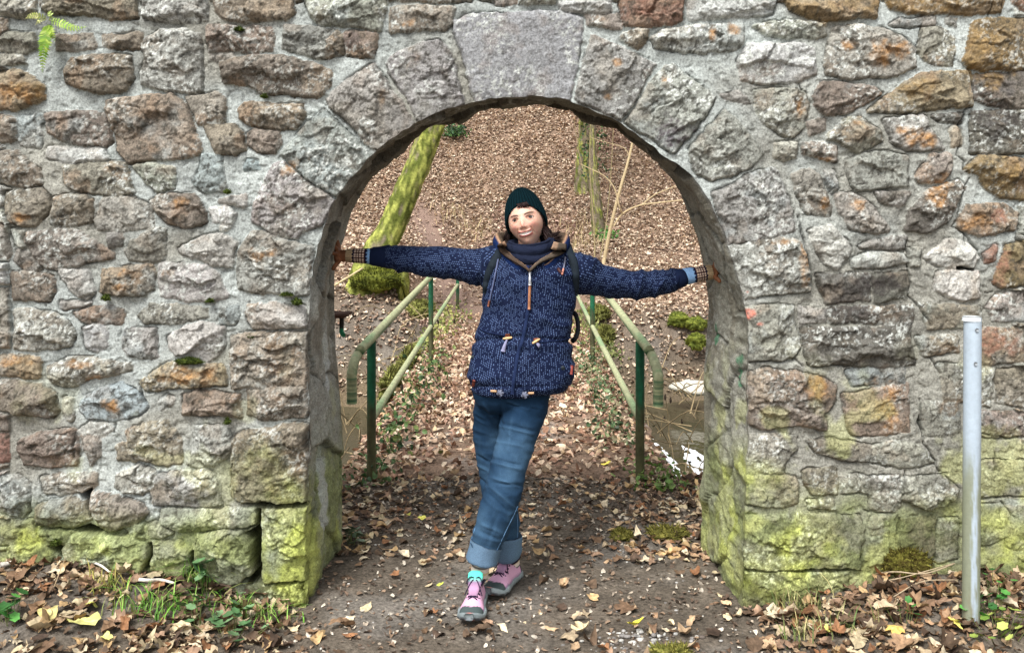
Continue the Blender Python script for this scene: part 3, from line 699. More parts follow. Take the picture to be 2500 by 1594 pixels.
for (px, py, rx, ry, kk, *rot) in STAINS:
    if rx == 0: continue
    c_ = W(px, py, YW)[[0, 2]]; rx /= 616; ry /= 616
    x0, x1, z0, z1 = c_[0] - 2 * rx, c_[0] + 2 * rx, c_[1] - 2 * ry, c_[1] + 2 * ry
    if rot: z0, z1 = c_[1] - 2 * rx, c_[1] + 2 * rx
    i0, i1 = np.searchsorted(xs, (x0, x1)); j0, j1 = np.searchsorted(zs, (z0, z1)); sl = (slice(i0, i1), slice(j0, j1))
    dx = GX[sl] - c_[0]; dz = GZ[sl] - c_[1]
    if rot:
        a = -math.radians(rot[0]); dx, dz = dx * math.cos(a) - dz * math.sin(a), dx * math.sin(a) + dz * math.cos(a)
    q = 1 - np.hypot(dx / rx, dz / ry) + .75 * fbm(GX[sl] * 22, GZ[sl] * 22, 4, 300 + px, .6)
    t = sstep(-.25, .75, q) * (.62 if kk != 'R' else .8) * (.6 + .6 * sstep(-.5, .4, fbm(GX[sl] * 75, GZ[sl] * 75, 3, 311 + px)))
    t = t * (isst[sl] | (kk == 'R'))
    COL[sl] = COL[sl] * (1 - t[..., None]) + lin(*sc_[kk]) * (1 + .25 * fbm(GX[sl] * 60, GZ[sl] * 60, 2, 5))[..., None] * t[..., None]

def moss_amount(x, z, y=YW):
    """how much green film grows on the masonry (0..1), and how yellow it is"""
    left = (x < 0)
    top = np.where(left, .40 + .14 * sstep(-1.6, -.9, x), .50 + .12 * sstep(1.35, .85, x))
    top = np.where(y > YW + .02, top + .12, top)
    n = fbm(x * 3.2, z * 3.2, 4, 401)
    a = sstep(top + .10, top - .24, z + .16 * n)
    a = a * (.5 + .5 * sstep(-.4, .5, fbm(x * 9, z * 9, 4, 402)))
    yel = sstep(.1, .9, fbm(x * 6, z * 6, 4, 403) + .75 * np.exp(-((np.abs(x) - .92) / .15) ** 2) - .1)
    return np.clip(a, 0, .85), yel

def paint_moss(C, x, z, h, y=YW):
    a, yel = moss_amount(x, z, y)
    tone = (lin(118, 126, 78) * (1 - yel[..., None]) + lin(160, 168, 80) * yel[..., None]) * (1 + .25 * fbm(x * 40, z * 40, 3, 405))[..., None]
    lum = (C.mean(-1, keepdims=True) / .24) ** .6
    C = C * (1 - a[..., None]) + tone * lum * a[..., None]
    # faint yellow-green crust a little higher up, right side mostly
    b = sstep(.25, .7, fbm(x * 7, z * 7, 4, 406) + .12 * sstep(1.3, 2, x)) * sstep(1.15, .5, z) * .45
    b = b * np.where(x > 0, 1, .45)
    return C * (1 - b[..., None]) + lin(186, 190, 120) * lum * b[..., None]

_g = COL.mean(-1, keepdims=True); COL = (_g + (COL - _g) * .82) * (.98, 1.0, .985)
COL = paint_moss(COL, GX, GZ, H)
# slow weathering differences over the whole face
COL = COL * (1 + .09 * fbm(GX * 1.3, GZ * 1.3, 3, 501)[..., None])
# the opening
FRc = [tuple(p) for p in FRw]
infl = inside(GX, GZ, [tuple(p) for p in FRw[::6]] + [(FRw[-1][0], -1), (FRw[0][0], -1)])
VX = GX.copy(); VZ = GZ.copy()
keepc = ~(infl[:-1, :-1] & infl[1:, :-1] & infl[1:, 1:] & infl[:-1, 1:])
use = np.zeros(GX.shape, bool)
for a in (slice(None, -1), slice(1, None)):
    for b in (slice(None, -1), slice(1, None)):
        use[a, b] |= keepc
bd = infl & use
bi, bj = np.nonzero(bd)
for n_ in range(0, len(bi), 500):
    ii = bi[n_:n_ + 500]; jj = bj[n_:n_ + 500]
    d = (VX[ii, jj][:, None] - FRw[:, 0]) ** 2 + (VZ[ii, jj][:, None] - FRw[:, 1]) ** 2
    q = d.argmin(1); VX[ii, jj] = FRw[q, 0]; VZ[ii, jj] = FRw[q, 1]
nzz = len(zs)
vid = -np.ones(GX.size, np.int64)

def Hat(x, z):
    i = np.clip(np.interp(x, xs, np.arange(len(xs))), 0, len(xs) - 1.001); j = np.clip(np.interp(z, zs, np.arange(len(zs))), 0, len(zs) - 1.001)
    a = i.astype(int); b = j.astype(int); fa = i - a; fb = j - b
    return H[a, b] * (1 - fa) * (1 - fb) + H[a + 1, b] * fa * (1 - fb) + H[a, b + 1] * (1 - fa) * fb + H[a + 1, b + 1] * fa * fb
def Cat(x, z):
    i = np.clip(np.rint(np.interp(x, xs, np.arange(len(xs)))).astype(int), 0, len(xs) - 1); j = np.clip(np.rint(np.interp(z, zs, np.arange(len(zs)))).astype(int), 0, len(zs) - 1)
    return COL[i, j]
Vall = np.stack([VX, YW - H, VZ], -1).reshape(-1, 3); Call = COL.reshape(-1, 3)
quads = grid_faces(len(xs), nzz)
quads = quads[keepc.ravel()]
fid = ID.ravel()[quads].max(1)
M_stone = material("weathered_stone", fine=.5, fine_scale=130, bump=.7, bump_scale=95, bdist=.005, rough=.92, spec=.2)
wall = empty("stone_wall", (0, YW + .3, 0), label="rubble stone wall of grey and brown blocks with a round arched doorway", cat="wall")
def sub_mesh(name, mask, lab=None):
    q = quads[mask]; u, inv = np.unique(q, return_inverse=True)
    o = build(name, Vall[u], [inv.reshape(q.shape)[:, ::1]], M_stone, None, Call[u])
    attach(o, wall)
    if lab: o["label"] = lab
    return o
kinds = np.array([' '] + [s[0] for s in stones])
fk = kinds[fid]
sub_mesh("mortar", fid == 0)
sub_mesh("rubble_stones", (fid > 0) & (fk != 'V') & (fk != 'K'))
for k in np.nonzero(kinds == 'K')[0]: sub_mesh("keystone", fid == k, "large flat pale grey keystone at the top of the arch")
vl = ["taupe arch stone with an orange rust streak", "bluish grey arch stone with pale lichen", "grey arch stone with broken lower corner", "grey brown arch stone left of the keystone",
      "pale arch stone with two orange spots", "dark purple brown arch stone", "dark grey triangular arch stone", "pale layered arch stone at the right springing", "taupe arch stone with orange edge above red paint",
      "large brown block at the left springing"]
for n_, k in enumerate(np.nonzero(kinds == 'V')[0]): sub_mesh("arch_stone", fid == k, vl[n_ % len(vl)])

# ---- the reveal (inside of the opening) from the front edge to the back edge
nv_ = 56
vv = np.linspace(0, 1, nv_) ** 1.0
hf_ = Hat(FRw[:, 0], FRw[:, 1])
T_, Vv = np.meshgrid(np.arange(1200), vv, indexing='ij')
y0 = YW - hf_
Yr = y0[:, None] * (1 - Vv) + YB * Vv
bl = sstep(.06, 1, Vv)[..., None] * .999 + .001 * Vv[..., None]
# straight line of sight between the two traced edges, the back edge bulging like the photograph's
tt = Vv[..., None]
XZ = FRw[:, None, :] * (1 - tt) + BKw[:, None, :] * tt
nrm = np.gradient(XZ, axis=0); nrm = np.stack([nrm[..., 1], -nrm[..., 0]], -1); nrm /= np.linalg.norm(nrm, axis=-1)[..., None] + 1e-9
s_len = T_ * (4.9 / 1200)
dpt = Vv * .64
a1, a2, cid, ox, oy = worley((s_len + .01 * fbm(s_len * 9, dpt * 9, 2, 601)) * 4.2, (dpt + .01 * fbm(s_len * 9, dpt * 9, 2, 602)) * 3.0, 603)
edge = np.exp(-((a2 - a1) / .05) ** 2)
dis = (cid - .5) * .026 + (((cid * 7.1) % 1 - .5) * ox + ((cid * 13.3) % 1 - .5) * oy) * .05 + .013 * fbm(s_len * 5, dpt * 5, 4, 604, .6) + .006 * fbm(s_len * 35, dpt * 26, 4, 605, .6) - .010 * edge
dis = dis * sstep(0, .12, Vv) * sstep(1.02, .93, Vv)
XZ = XZ + nrm * dis[..., None]
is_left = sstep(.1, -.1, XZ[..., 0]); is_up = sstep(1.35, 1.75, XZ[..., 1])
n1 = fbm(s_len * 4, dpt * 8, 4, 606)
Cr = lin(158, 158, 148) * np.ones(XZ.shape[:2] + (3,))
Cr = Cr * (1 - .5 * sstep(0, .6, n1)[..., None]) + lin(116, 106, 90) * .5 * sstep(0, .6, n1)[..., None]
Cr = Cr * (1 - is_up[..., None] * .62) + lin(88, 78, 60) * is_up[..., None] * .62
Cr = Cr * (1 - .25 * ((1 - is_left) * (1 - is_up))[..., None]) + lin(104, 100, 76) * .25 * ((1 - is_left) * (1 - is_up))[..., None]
lc = (sstep(.1, .5, fbm(s_len * 60, dpt * 50, 3, 607)) * sstep(0, .5, fbm(s_len * 5, dpt * 5, 3, 608)) * .45)[..., None]
Cr = Cr * (1 - lc) + lin(190, 190, 182) * lc
Cr = Cr * (1 - .5 * edge[..., None]) * (1 + .14 * fbm(s_len * 20, dpt * 40, 3, 609))[..., None]
# the white streaks on the left jamb
for (zc, rz, dc, rd) in ((.93, .16, .62, .10), (.36, .17, .42, .14)):
    q = 1 - np.hypot((XZ[..., 1] - zc) / rz, (Vv - dc) / rd) + .7 * fbm(s_len * 14, dpt * 14, 3, 611)
    t = (sstep(.05, .4, q) * is_left * .85)[..., None]; Cr = Cr * (1 - t) + lin(196, 200, 196) * t
for (zc, rz, dc, rd) in ((.88, .07, .22, .06), (.99, .05, .75, .05)):
    q = 1 - np.hypot((XZ[..., 1] - zc) / rz, (Vv - dc) / rd) + .7 * fbm(s_len * 24, dpt * 24, 3, 612)
    t = (sstep(.05, .4, q) * (1 - is_left) * .7)[..., None]; Cr = Cr * (1 - t) + lin(48, 122, 84) * t
Cr = paint_moss(Cr, np.where(XZ[..., 0] < 0, -.9, .9) + dpt * .8, XZ[..., 1], 0, YW + .1)
q = 1 - np.hypot((XZ[..., 1] - .34) / .17, (Vv - .42 - .15 * (XZ[..., 1] - .34)) / .13) + .6 * fbm(s_len * 14, dpt * 14, 3, 613)
t = (sstep(.1, .4, q) * is_left * .8)[..., None]; Cr = Cr * (1 - t) + lin(188, 192, 186) * t
wf = sstep(.05, 0, Vv)[..., None]
Cf = Cat(FRw[:, 0] + nrm[:, 0, 0] * -.012, FRw[:, 1] + nrm[:, 0, 1] * -.012)[:, None, :]
Cr = Cr * (1 - wf) + Cf * wf
Vr = np.stack([XZ[..., 0], Yr, XZ[..., 1]], -1)
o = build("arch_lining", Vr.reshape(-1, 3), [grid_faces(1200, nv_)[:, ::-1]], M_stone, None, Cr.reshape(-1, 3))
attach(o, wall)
# ---- rear face, top and ends of the wall
bp = Vr[:, -1, :][::12]; n_ = len(bp)
mb = MB()
outer = []
for p in bp:
    if p[2] < 1.0: outer.append((X0 if p[0] < 0 else X1, YB, p[2]))
    else:
        d = p[[0, 2]] - np.array((0, 1.0)); t = min((Z1 - 1.0) / max(d[1], 1e-6), (X1 if d[0] > 0 else -X0) / max(abs(d[0]), 1e-6)); outer.append((d[0] * t, YB, 1 + d[1] * t))
outer = np.array(outer)
K_ = 24
tq = np.linspace(0, 1, K_)[None, :, None]
R_ = bp[:, None, :] * (1 - tq) + outer[:, None, :] * tq
R_[..., 1] = YB + .012 * fbm(R_[..., 0] * 6, R_[..., 2] * 6, 3, 700) * sstep(0, .2, tq[..., 0])
cb = lin(132, 126, 116) * (1 + .3 * fbm(R_[..., 0] * 5, R_[..., 2] * 7, 4, 701))[..., None]
mb.add(R_.reshape(-1, 3), grid_faces(n_, K_)[:, ::-1], None, cb.reshape(-1, 3))
cc = lin(132, 126, 116)
for (a, b, c, d) in [((X0, YW, Z1), (X1, YW, Z1), (X1, YB, Z1), (X0, YB, Z1)), ((X0, YW, Z0), (X0, YW, Z1), (X0, YB, Z1), (X0, YB, Z0)), ((X1, YW, Z0), (X1, YB, Z0), (X1, YB, Z1), (X1, YW, Z1))]:
    mb.add([a, b, c, d], [(0, 1, 2, 3)], None, cc)
mb.build("rear_face", M_stone, wall)
# ------------------------------------------------------------------ ground, stream and wooded slope
DX0, DX1 = -1.12, .90     # footbridge deck edges

def gz(x, y):
    x = np.asarray(x, float); y = np.asarray(y, float)
    ax = np.abs(x)
    side = sstep(.84, 1.7, ax) * np.where(x < 0, .150, .125)
    front = side * sstep(2.9, 3.75, y) * sstep(5.4, 4.6, y)
    path = -.012 * sstep(.8, .2, ax)
    n = .014 * fbm(x * 1.7, y * 1.7, 3, 801) + .006 * fbm(x * 7, y * 7, 2, 802)
    lip = .0
    chan = sstep(5.45, 6.15, y + .2 * fbm(x * .8, 0 * x, 2, 803)) * sstep(13.4, 11.9, y + .4 * fbm(x * .6, 0 * x + 4, 2, 804))
    bed = -1.25 * chan
    y1 = np.maximum(y - 14.3, 0)
    hill = .30 * np.minimum(y1, 3.2) + np.where(y1 > 3.2, .62 * (y1 - 3.2), 0)
    offp = sstep(.5, 2.2, np.abs(x + .45))
    hill = hill + sstep(12.2, 14.6, y) * offp * .30
    hill = hill + .32 * sstep(12.3, 13.6, y) * sstep(-1.35, -2.0, x) * sstep(19, 15, y)
    hill = np.where(y > 40, .30 * 3.2 + .62 * (40 - 17.5) + .1 * (y - 40), hill)
    hill = hill + .22 * fbm(x * .33, y * .33, 3, 805) * sstep(15, 19, y)
    return front + path + n * (1 + sstep(14, 20, y)) + bed + hill

def deck_z(x, y):
    return .006 + .012 * fbm(x * 2.5, y * 2.5, 3, 810) - .05 * sstep(5.75, 5.3, y)

def ground_axis():
    a = [np.arange(-40, -8, 1.2), np.arange(-8, -3, .25), np.arange(-3, 3, .03), np.arange(3, 8, .25), np.arange(8, 41, 1.2)]
    return np.concatenate(a)
gx = ground_axis()
gy = np.concatenate([np.arange(-12, 2.2, .6), np.arange(2.2, 6.5, .03), np.arange(6.5, 26, .07), np.arange(26, 70, 1.0)])
A, B = np.meshgrid(gx, gy, indexing='ij')
Zg = gz(A, B)
nearw = sstep(5.5, 4.8, B)
Zg = Zg + nearw * (.006 * fbm(A * 18, B * 18, 3, 811))
soil = lin(104, 95, 84) * np.ones(A.shape + (3,))
v = fbm(A * 2.4, B * 2.4, 4, 812)[..., None]
soil = soil * (1 - .6 * sstep(-.1, .6, v)) + lin(124, 119, 112) * .6 * sstep(-.1, .6, v)
soil = soil * (1 + .3 * fbm(A * 12, B * 12, 3, 813))[..., None]
hl = sstep(12.5, 14.5, B)[..., None]
trail = (np.exp(-((A + .85 + .26 * (B - 14)) / .42) ** 2) * sstep(13.2, 13.9, B) * sstep(19.5, 18, B))[..., None]
hc = lin(142, 120, 102) * (1 + .3 * fbm(A * 3, B * 3, 3, 814))[..., None]
soil = soil * (1 - hl) + hc * hl
soil = soil * (1 - trail) + lin(138, 116, 104) * trail
mud = (sstep(-.3, -.75, Zg) * sstep(14, 12, B))[..., None]
soil = soil * (1 - mud) + lin(112, 98, 78) * mud

def soil_nodes(t, b, tc):
    vo = t.nodes.new('ShaderNodeTexVoronoi'); vo.inputs['Scale'].default_value = 70
    t.links.new(tc.outputs['Object'], vo.inputs['Vector'])
M_soil = material("soil", fine=.6, fine_scale=60, bump=.9, bump_scale=55, bdist=.012, rough=.95, spec=.15)
g = build("ground", np.stack([A, B, Zg], -1).reshape(-1, 3), [grid_faces(len(gx), len(gy))], M_soil, None, soil.reshape(-1, 3))
tag(g, kind="structure")

# water
def water_extra(t, b, tc):
    n = t.nodes.new('ShaderNodeTexNoise'); n.inputs['Scale'].default_value = 6; n.inputs['Detail'].default_value = 3
    t.links.new(tc.outputs['Object'], n.inputs['Vector'])
    bp = t.nodes.new('ShaderNodeBump'); bp.inputs['Strength'].default_value = .25; bp.inputs['Distance'].default_value = .03
    t.links.new(n.outputs[0], bp.inputs['Height']); t.links.new(bp.outputs[0], b.inputs['Normal'])
M_water = material("stream_water", base=lin(72, 68, 50), attr=False, rough=.08, spec=.5, extra=water_extra)
wxs = np.linspace(-12, 12, 60); wys = np.linspace(5.6, 13.6, 30)
A, B = np.meshgrid(wxs, wys, indexing='ij')
o = build("stream", np.stack([A, B, -.95 + 0 * A], -1).reshape(-1, 3), [grid_faces(60, 30)], M_water)
tag(o, kind="structure")
# sky reflections painted as white sheets on the water, ragged and full of holes
M_reflection = material("painted_reflection", base=(.86, .88, .9), attr=False, rough=.7, bump=.6, bump_scale=60)
def painted_reflection(cx, cy, rx, ry, seed, lab):
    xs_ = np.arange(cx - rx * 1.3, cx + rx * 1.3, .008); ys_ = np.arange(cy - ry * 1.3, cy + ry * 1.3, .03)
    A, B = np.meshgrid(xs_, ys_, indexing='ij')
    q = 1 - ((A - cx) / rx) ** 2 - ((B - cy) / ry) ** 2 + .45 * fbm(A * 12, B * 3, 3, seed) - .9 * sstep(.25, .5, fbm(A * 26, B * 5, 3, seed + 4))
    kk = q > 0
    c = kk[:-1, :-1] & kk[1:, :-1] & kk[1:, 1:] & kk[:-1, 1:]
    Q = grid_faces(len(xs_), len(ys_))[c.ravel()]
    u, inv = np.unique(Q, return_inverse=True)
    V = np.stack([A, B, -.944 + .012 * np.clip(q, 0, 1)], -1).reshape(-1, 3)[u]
    o = build("reflection_patch", V, [inv.reshape(Q.shape)], M_reflection)
    tag(o, lab, "painted_reflection")
p = W(1622, 1125, 9.4); painted_reflection(p[0], 9.45, .125, .95, 1, "white painted sky reflection on the stream next to the right railing post")
p = W(1704, 1140, 9.2); painted_reflection(p[0] + .03, 9.25, .12, .85, 2, "white painted sky reflection on the stream half hidden by the right jamb")

# ------------------------------------------------------------------ leaves
M_leaf = material("dead_leaf", fine=.35, fine_scale=45, rough=.75, spec=.25)
LEAFPAL = [(214,190,158), (196,164,136), (168,130,104), (224,206,170), (140,104,82), (104,78,62), (206,174,126), (232,218,190), (184,150,128), (120,88,70), (216,200,150), (88,68,56)]

def leaf_outline(kind, n, rg):
    a = np.linspace(0, 2 * math.pi, n, endpoint=False)
    if kind == 0:      # oval with a tip
        x = np.cos(a) * .5; y = np.sin(a) * .30 * (1 - .35 * np.cos(a))
    elif kind == 1:    # five lobed
        r = .34 + .17 * np.abs(np.cos(a * 2.5)) ** .8 + .02 * np.sin(a * 9); x = np.cos(a) * r; y = np.sin(a) * r * .95
    elif kind == 2:    # broken piece
        r = .38 + .12 * np.sin(a * 2 + 1) + .07 * np.sin(a * 5 + 2); x = np.cos(a) * r; y = np.sin(a) * r * .7
    else:
        x = np.cos(a) * .5 + .05 * np.cos(3 * a); y = np.sin(a) * .38
    return np.stack([x, y], -1)

def leaves(name, P, size, seed, nrim=8, rings=1, curl=.5, tilt=.5, colors=None, mat=None, dark=1.0):
    rg = np.random.default_rng(seed); n = len(P)
    kinds_ = rg.integers(0, 4, n)
    tv = []
    for k in range(4):
        o = leaf_outline(k, nrim, rg)
        L = [np.zeros((1, 2))] + [o * (q + 1) / rings for q in range(rings)]
        tv.append(np.concatenate(L))
    m = len(tv[0])
    V = np.array(tv)[kinds_]
    V = V * (1 + rg.uniform(-.15, .15, (n, m, 1)))
    V[:, :, 1] *= rg.uniform(.75, 1.15, (n, 1))
    x = V[..., 0]; y = V[..., 1]
    c1 = rg.normal(0, curl, (n, 1)); c2 = rg.normal(.3, curl, (n, 1)); fo = rg.normal(.1, .25, (n, 1)); tw = rg.normal(0, curl, (n, 1))
    z = c1 * x * x * 1.6 + c2 * y * y * 2.0 + fo * np.abs(y) + tw * x * y * 1.5 + .05 * np.sin(x * 17 + c1 * 9) * np.sin(y * 15 + c2 * 9) + rg.normal(0, .012, (n, m))
    rad_ = np.hypot(x, y); an_ = np.arctan2(y, x); rag = 1 + .10 * np.sin(an_ * 7 + fo * 40) * (rad_ > .2) + .07 * np.sin(an_ * 12 + tw * 40) * (rad_ > .2); x = x * rag; y = y * rag
    sz = rg.uniform(.6, 1.2, (n, 1)) * size
    L = np.stack([x * sz, y * sz, z * sz], -1)
    yaw = rg.uniform(0, 2 * math.pi, n); ti = rg.normal(0, tilt, n); ti2 = rg.normal(0, tilt, n)
    def rot(L, a, i, j):
        c, s = np.cos(a)[:, None], np.sin(a)[:, None]; R = L.copy()
        R[..., i] = L[..., i] * c - L[..., j] * s; R[..., j] = L[..., i] * s + L[..., j] * c; return R
    L = rot(rot(rot(L, ti, 1, 2), ti2, 0, 2), yaw, 0, 1)
    L = L + P[:, None, :]
    T = []
    j = np.arange(nrim); j2 = (j + 1) % nrim
    T.append(np.stack([np.zeros(nrim, int), 1 + j, 1 + j2], -1))
    Q = []
    for q in range(1, rings):
        a = 1 + (q - 1) * nrim; b = 1 + q * nrim
        Q.append(np.stack([a + j, b + j, b + j2, a + j2], -1))
    off = (np.arange(n) * m)[:, None, None]
    polys = [(T[0][None] + off).reshape(-1, 3)]
    if Q: polys.append((np.concatenate(Q)[None] + off).reshape(-1, 4))
    pal = np.array([lin(*c) for c in (colors or LEAFPAL)])
    C = pal[rg.integers(0, len(pal), n)] * rg.uniform(.7, 1.2, (n, 1)) * dark
    C = C[:, None, :] * (1 + .18 * rg.normal(0, 1, (n, m, 1))).clip(.5, 1.5)
    return build(name, L.reshape(-1, 3), polys, mat or M_leaf, None, C.reshape(-1, 3), smooth=rings > 1)

def scatter(n, x0, x1, y0, y1, seed, dens=None, lift=.012, zf=gz):
    rg = np.random.default_rng(seed)
    x = rg.uniform(x0, x1, n); y = rg.uniform(y0, y1, n)
    if dens is not None:
        k = rg.uniform(0, 1, n) < dens(x, y); x = x[k]; y = y[k]
    z = zf(x, y) + rg.uniform(.002, lift, len(x))
    return np.stack([x, y, z], -1)

def bank_d(x, y):
    ax = np.abs(x - .01)
    return (.04 + .96 * sstep(.80, 1.12, ax + .12 * fbm(x * 3, y * 3, 3, 820))) * (.55 + .45 * sstep(-.3, .3, fbm(x * 4, y * 4, 2, 821)))
FP = [(204,182,150), (184,156,124), (156,126,98), (210,192,156), (128,102,80), (98,80,64), (186,156,114), (222,206,176), (164,134,110), (108,88,70), (84,68,56), (150,108,76)]
P = np.vstack([scatter(2600, -3.4, 3.4, 2.3, 3.73, 31, bank_d, .03), scatter(5200, -3.4, 3.4, 2.3, 3.73, 30, bank_d, .022)])
o = leaves("fallen_leaves", P[:1900], .080, 32, 20, 3, .42, .18, FP, dark=.85); tag(o, kind="stuff", label="large lobed brown leaves lying on the litter along the wall", cat="leaves")
o = leaves("fallen_leaves", P[1900:], .052, 29, 14, 2, .55, .24, FP, dark=.85)
tag(o, kind="stuff", label="thick drift of curled brown leaves along the foot of the wall", cat="leaves")
P = scatter(9000, -3.0, 3.0, 2.3, 3.73, 39, bank_d, .022)
o = leaves("leaf_fragments", P, .030, 40, 7, 1, .8, .4, [(170,146,118), (120,96,74), (84,66,52), (140,112,86), (196,178,146), (100,78,58)])
tag(o, kind="stuff", label="broken leaf bits and debris among the leaves along the wall", cat="leaves")
P = scatter(9000, -.95, .95, 2.3, 5.6, 33, lambda x, y: .35 + .65 * sstep(4.1, 4.9, y), .006)
o = leaves("leaf_fragments", P, .024, 34, 7, 1, .5, .3, [(170,156,138), (142,120,100), (110,92,78), (198,188,172), (136,114,94), (92,78,66)])
tag(o, kind="stuff", label="small leaf scraps trodden into the bare soil of the path", cat="leaves")
P = scatter(900, -.95, .95, 2.6, 5.4, 35, lambda x, y: .13 + .5 * sstep(4.2, 5.2, y) + .3 * sstep(.45, .8, np.abs(x)), .015)
P2 = scatter(2600, -1.6, 1.5, 4.2, 5.9, 36, lambda x, y: .25 + sstep(.35, .8, np.abs(x + .1)) * .75, .02)
o = leaves("path_leaves", np.vstack([P, P2]), .055, 37, 14, 2, .42, .18, FP)
tag(o, kind="stuff", label="dry leaves lying on the dark soil under the arch", cat="leaves")

# footbridge
def deck_extra(t, b, tc): pass
bridge = empty("footbridge", (-.1, 9.5, 0), label="narrow footbridge covered in brown leaves between the green railings", cat="footbridge")
dx = np.arange(DX0, DX1 + .01, .03); dy = np.arange(5.25, 14.75, .04)
A, B = np.meshgrid(dx, dy, indexing='ij')
ed = np.minimum(A - DX0, DX1 - A)
A2 = A + .03 * fbm(B * 4, A * 0, 2, 830) * sstep(.15, 0, ed)
Zd = deck_z(A2, B) - .03 * sstep(.1, 0, ed)
cd = lin(140, 118, 100) * (1 + .35 * fbm(A * 9, B * 9, 4, 831))[..., None]
pale = sstep(.3, .7, fbm(A * 5, B * 3, 3, 832) + .5 * np.exp(-((A + .1) / .35) ** 2) * sstep(7.5, 5.6, B) - .1)[..., None]
cd = cd * (1 - .5 * pale) + lin(164, 156, 148) * .5 * pale
mb = MB(); mb.add(np.stack([A2, B, Zd], -1).reshape(-1, 3), grid_faces(len(dx), len(dy)), None, cd.reshape(-1, 3))
mb.build("deck", M_soil, bridge)
M_conc = material("old_concrete", fine=.35, fine_scale=20, bump=.5, bump_scale=40, bdist=.01)
mb = MB(); mb.box(((DX0 + DX1) / 2, 10, -.18), ((DX1 - DX0) / 2 - .005, 4.7, .13), lin(104, 102, 88)); mb.build("slab", M_conc, bridge)
for y_ in (5.7, 13.4):
    mb = MB(); mb.box(((DX0 + DX1) / 2, y_, -.75), ((DX1 - DX0) / 2 + .15, .3, .43), lin(96, 90, 76)); mb.build("abutment", M_conc, bridge)

def on_deck(x, y): return deck_z(x, y)
P = scatter(12500, DX0 + .03, DX1 - .03, 5.3, 14.6, 41, lambda x, y: np.clip(.42 + .3 * sstep(6, 8, y) + .35 * sstep(.3, .9, np.abs(x + .1)) + .3 * fbm(x * 2.5, y * 1.2, 3, 833), .1, 1) * (1 - .8 * sstep(11.5, 13, y) * np.exp(-((x + .7) / .38) ** 2)), .03, on_deck)
o = leaves("bridge_leaves", P, .058, 42, 9, 1, .6, .32, [(224,198,170), (206,176,150), (184,150,126), (234,214,186), (150,116,94), (214,186,150), (196,160,138), (122,94,78)])
tag(o, kind="stuff", label="layer of dry leaves covering the deck of the footbridge", cat="leaves")

# slopes: far bank and the hill
def hill_d(x, y):
    tr = np.exp(-((x + .85 + .26 * (y - 14)) / .42) ** 2) * sstep(13.2, 13.9, y) * sstep(19.5, 18, y)
    d = (1 - .9 * tr)
    d *= np.where((np.abs(x + .1) < 1.05) & (y < 14.6), 0, 1)
    return d * np.where(gz(x, y) < -.85, 0, 1)
red = lambda x, y: sstep(-.05, .35, fbm(x * .55, y * .35, 3, 840) + .25 * sstep(.5, -1.5, x) * sstep(17, 19, y) - .1)
rg_ = np.random.default_rng(50)
Pa = np.vstack([scatter(15000, -3.0, 3.6, 12.2, 17, 51, hill_d, .05), scatter(90000, -4.4, 5.2, 16.5, 27.5, 52, hill_d, .06), scatter(16000, -12, -4.2, 13, 30, 53, hill_d, .06), scatter(16000, 5, 12, 13, 30, 54, hill_d, .06),
                scatter(6000, -8, -3, 12.2, 15, 58, hill_d, .05), scatter(6000, 3.6, 8, 12.2, 15, 59, hill_d, .05)])
rd = rg_.uniform(0, 1, len(Pa)) < red(Pa[:, 0], Pa[:, 1]) * .8
o = leaves("hillside_leaves", Pa[~rd], .068, 55, 6, 1, .6, .28, [(218,198,174), (204,180,156), (226,208,184), (188,162,140), (160,134,114), (210,188,162), (132,108,92)])
tag(o, kind="stuff", label="pale tan leaf litter covering the wooded slope", cat="leaves")
o = leaves("reddish_leaves", Pa[rd], .070, 56, 6, 1, .6, .28, [(192,160,144), (176,144,128), (160,128,114), (204,174,156), (134,104,92)])
tag(o, kind="stuff", label="drifts of reddish brown leaves in the hollows of the slope", cat="leaves")
P = np.vstack([scatter(900, -3.2, -1.15, 5.1, 5.6, 57, None, .03), scatter(900, .95, 3.2, 5.1, 5.6, 60, None, .03), scatter(1500, -4, 4, 4.4, 5.3, 61, lambda x, y: sstep(.9, 1.2, np.abs(x)), .03)])
o = leaves("bank_leaves", P, .065, 62, 9, 1, .6, .35)
tag(o, kind="stuff", label="damp leaves on the near bank of the stream behind the wall", cat="leaves")

def hit(px, py, Y0=12.0):
    """point of the ground that is seen at this pixel"""
    for Y in np.arange(Y0, 45, .02):
        p = W(px, py, Y)
        if gz(p[0], Y) >= p[2]: return p
    return W(px, py, 30)

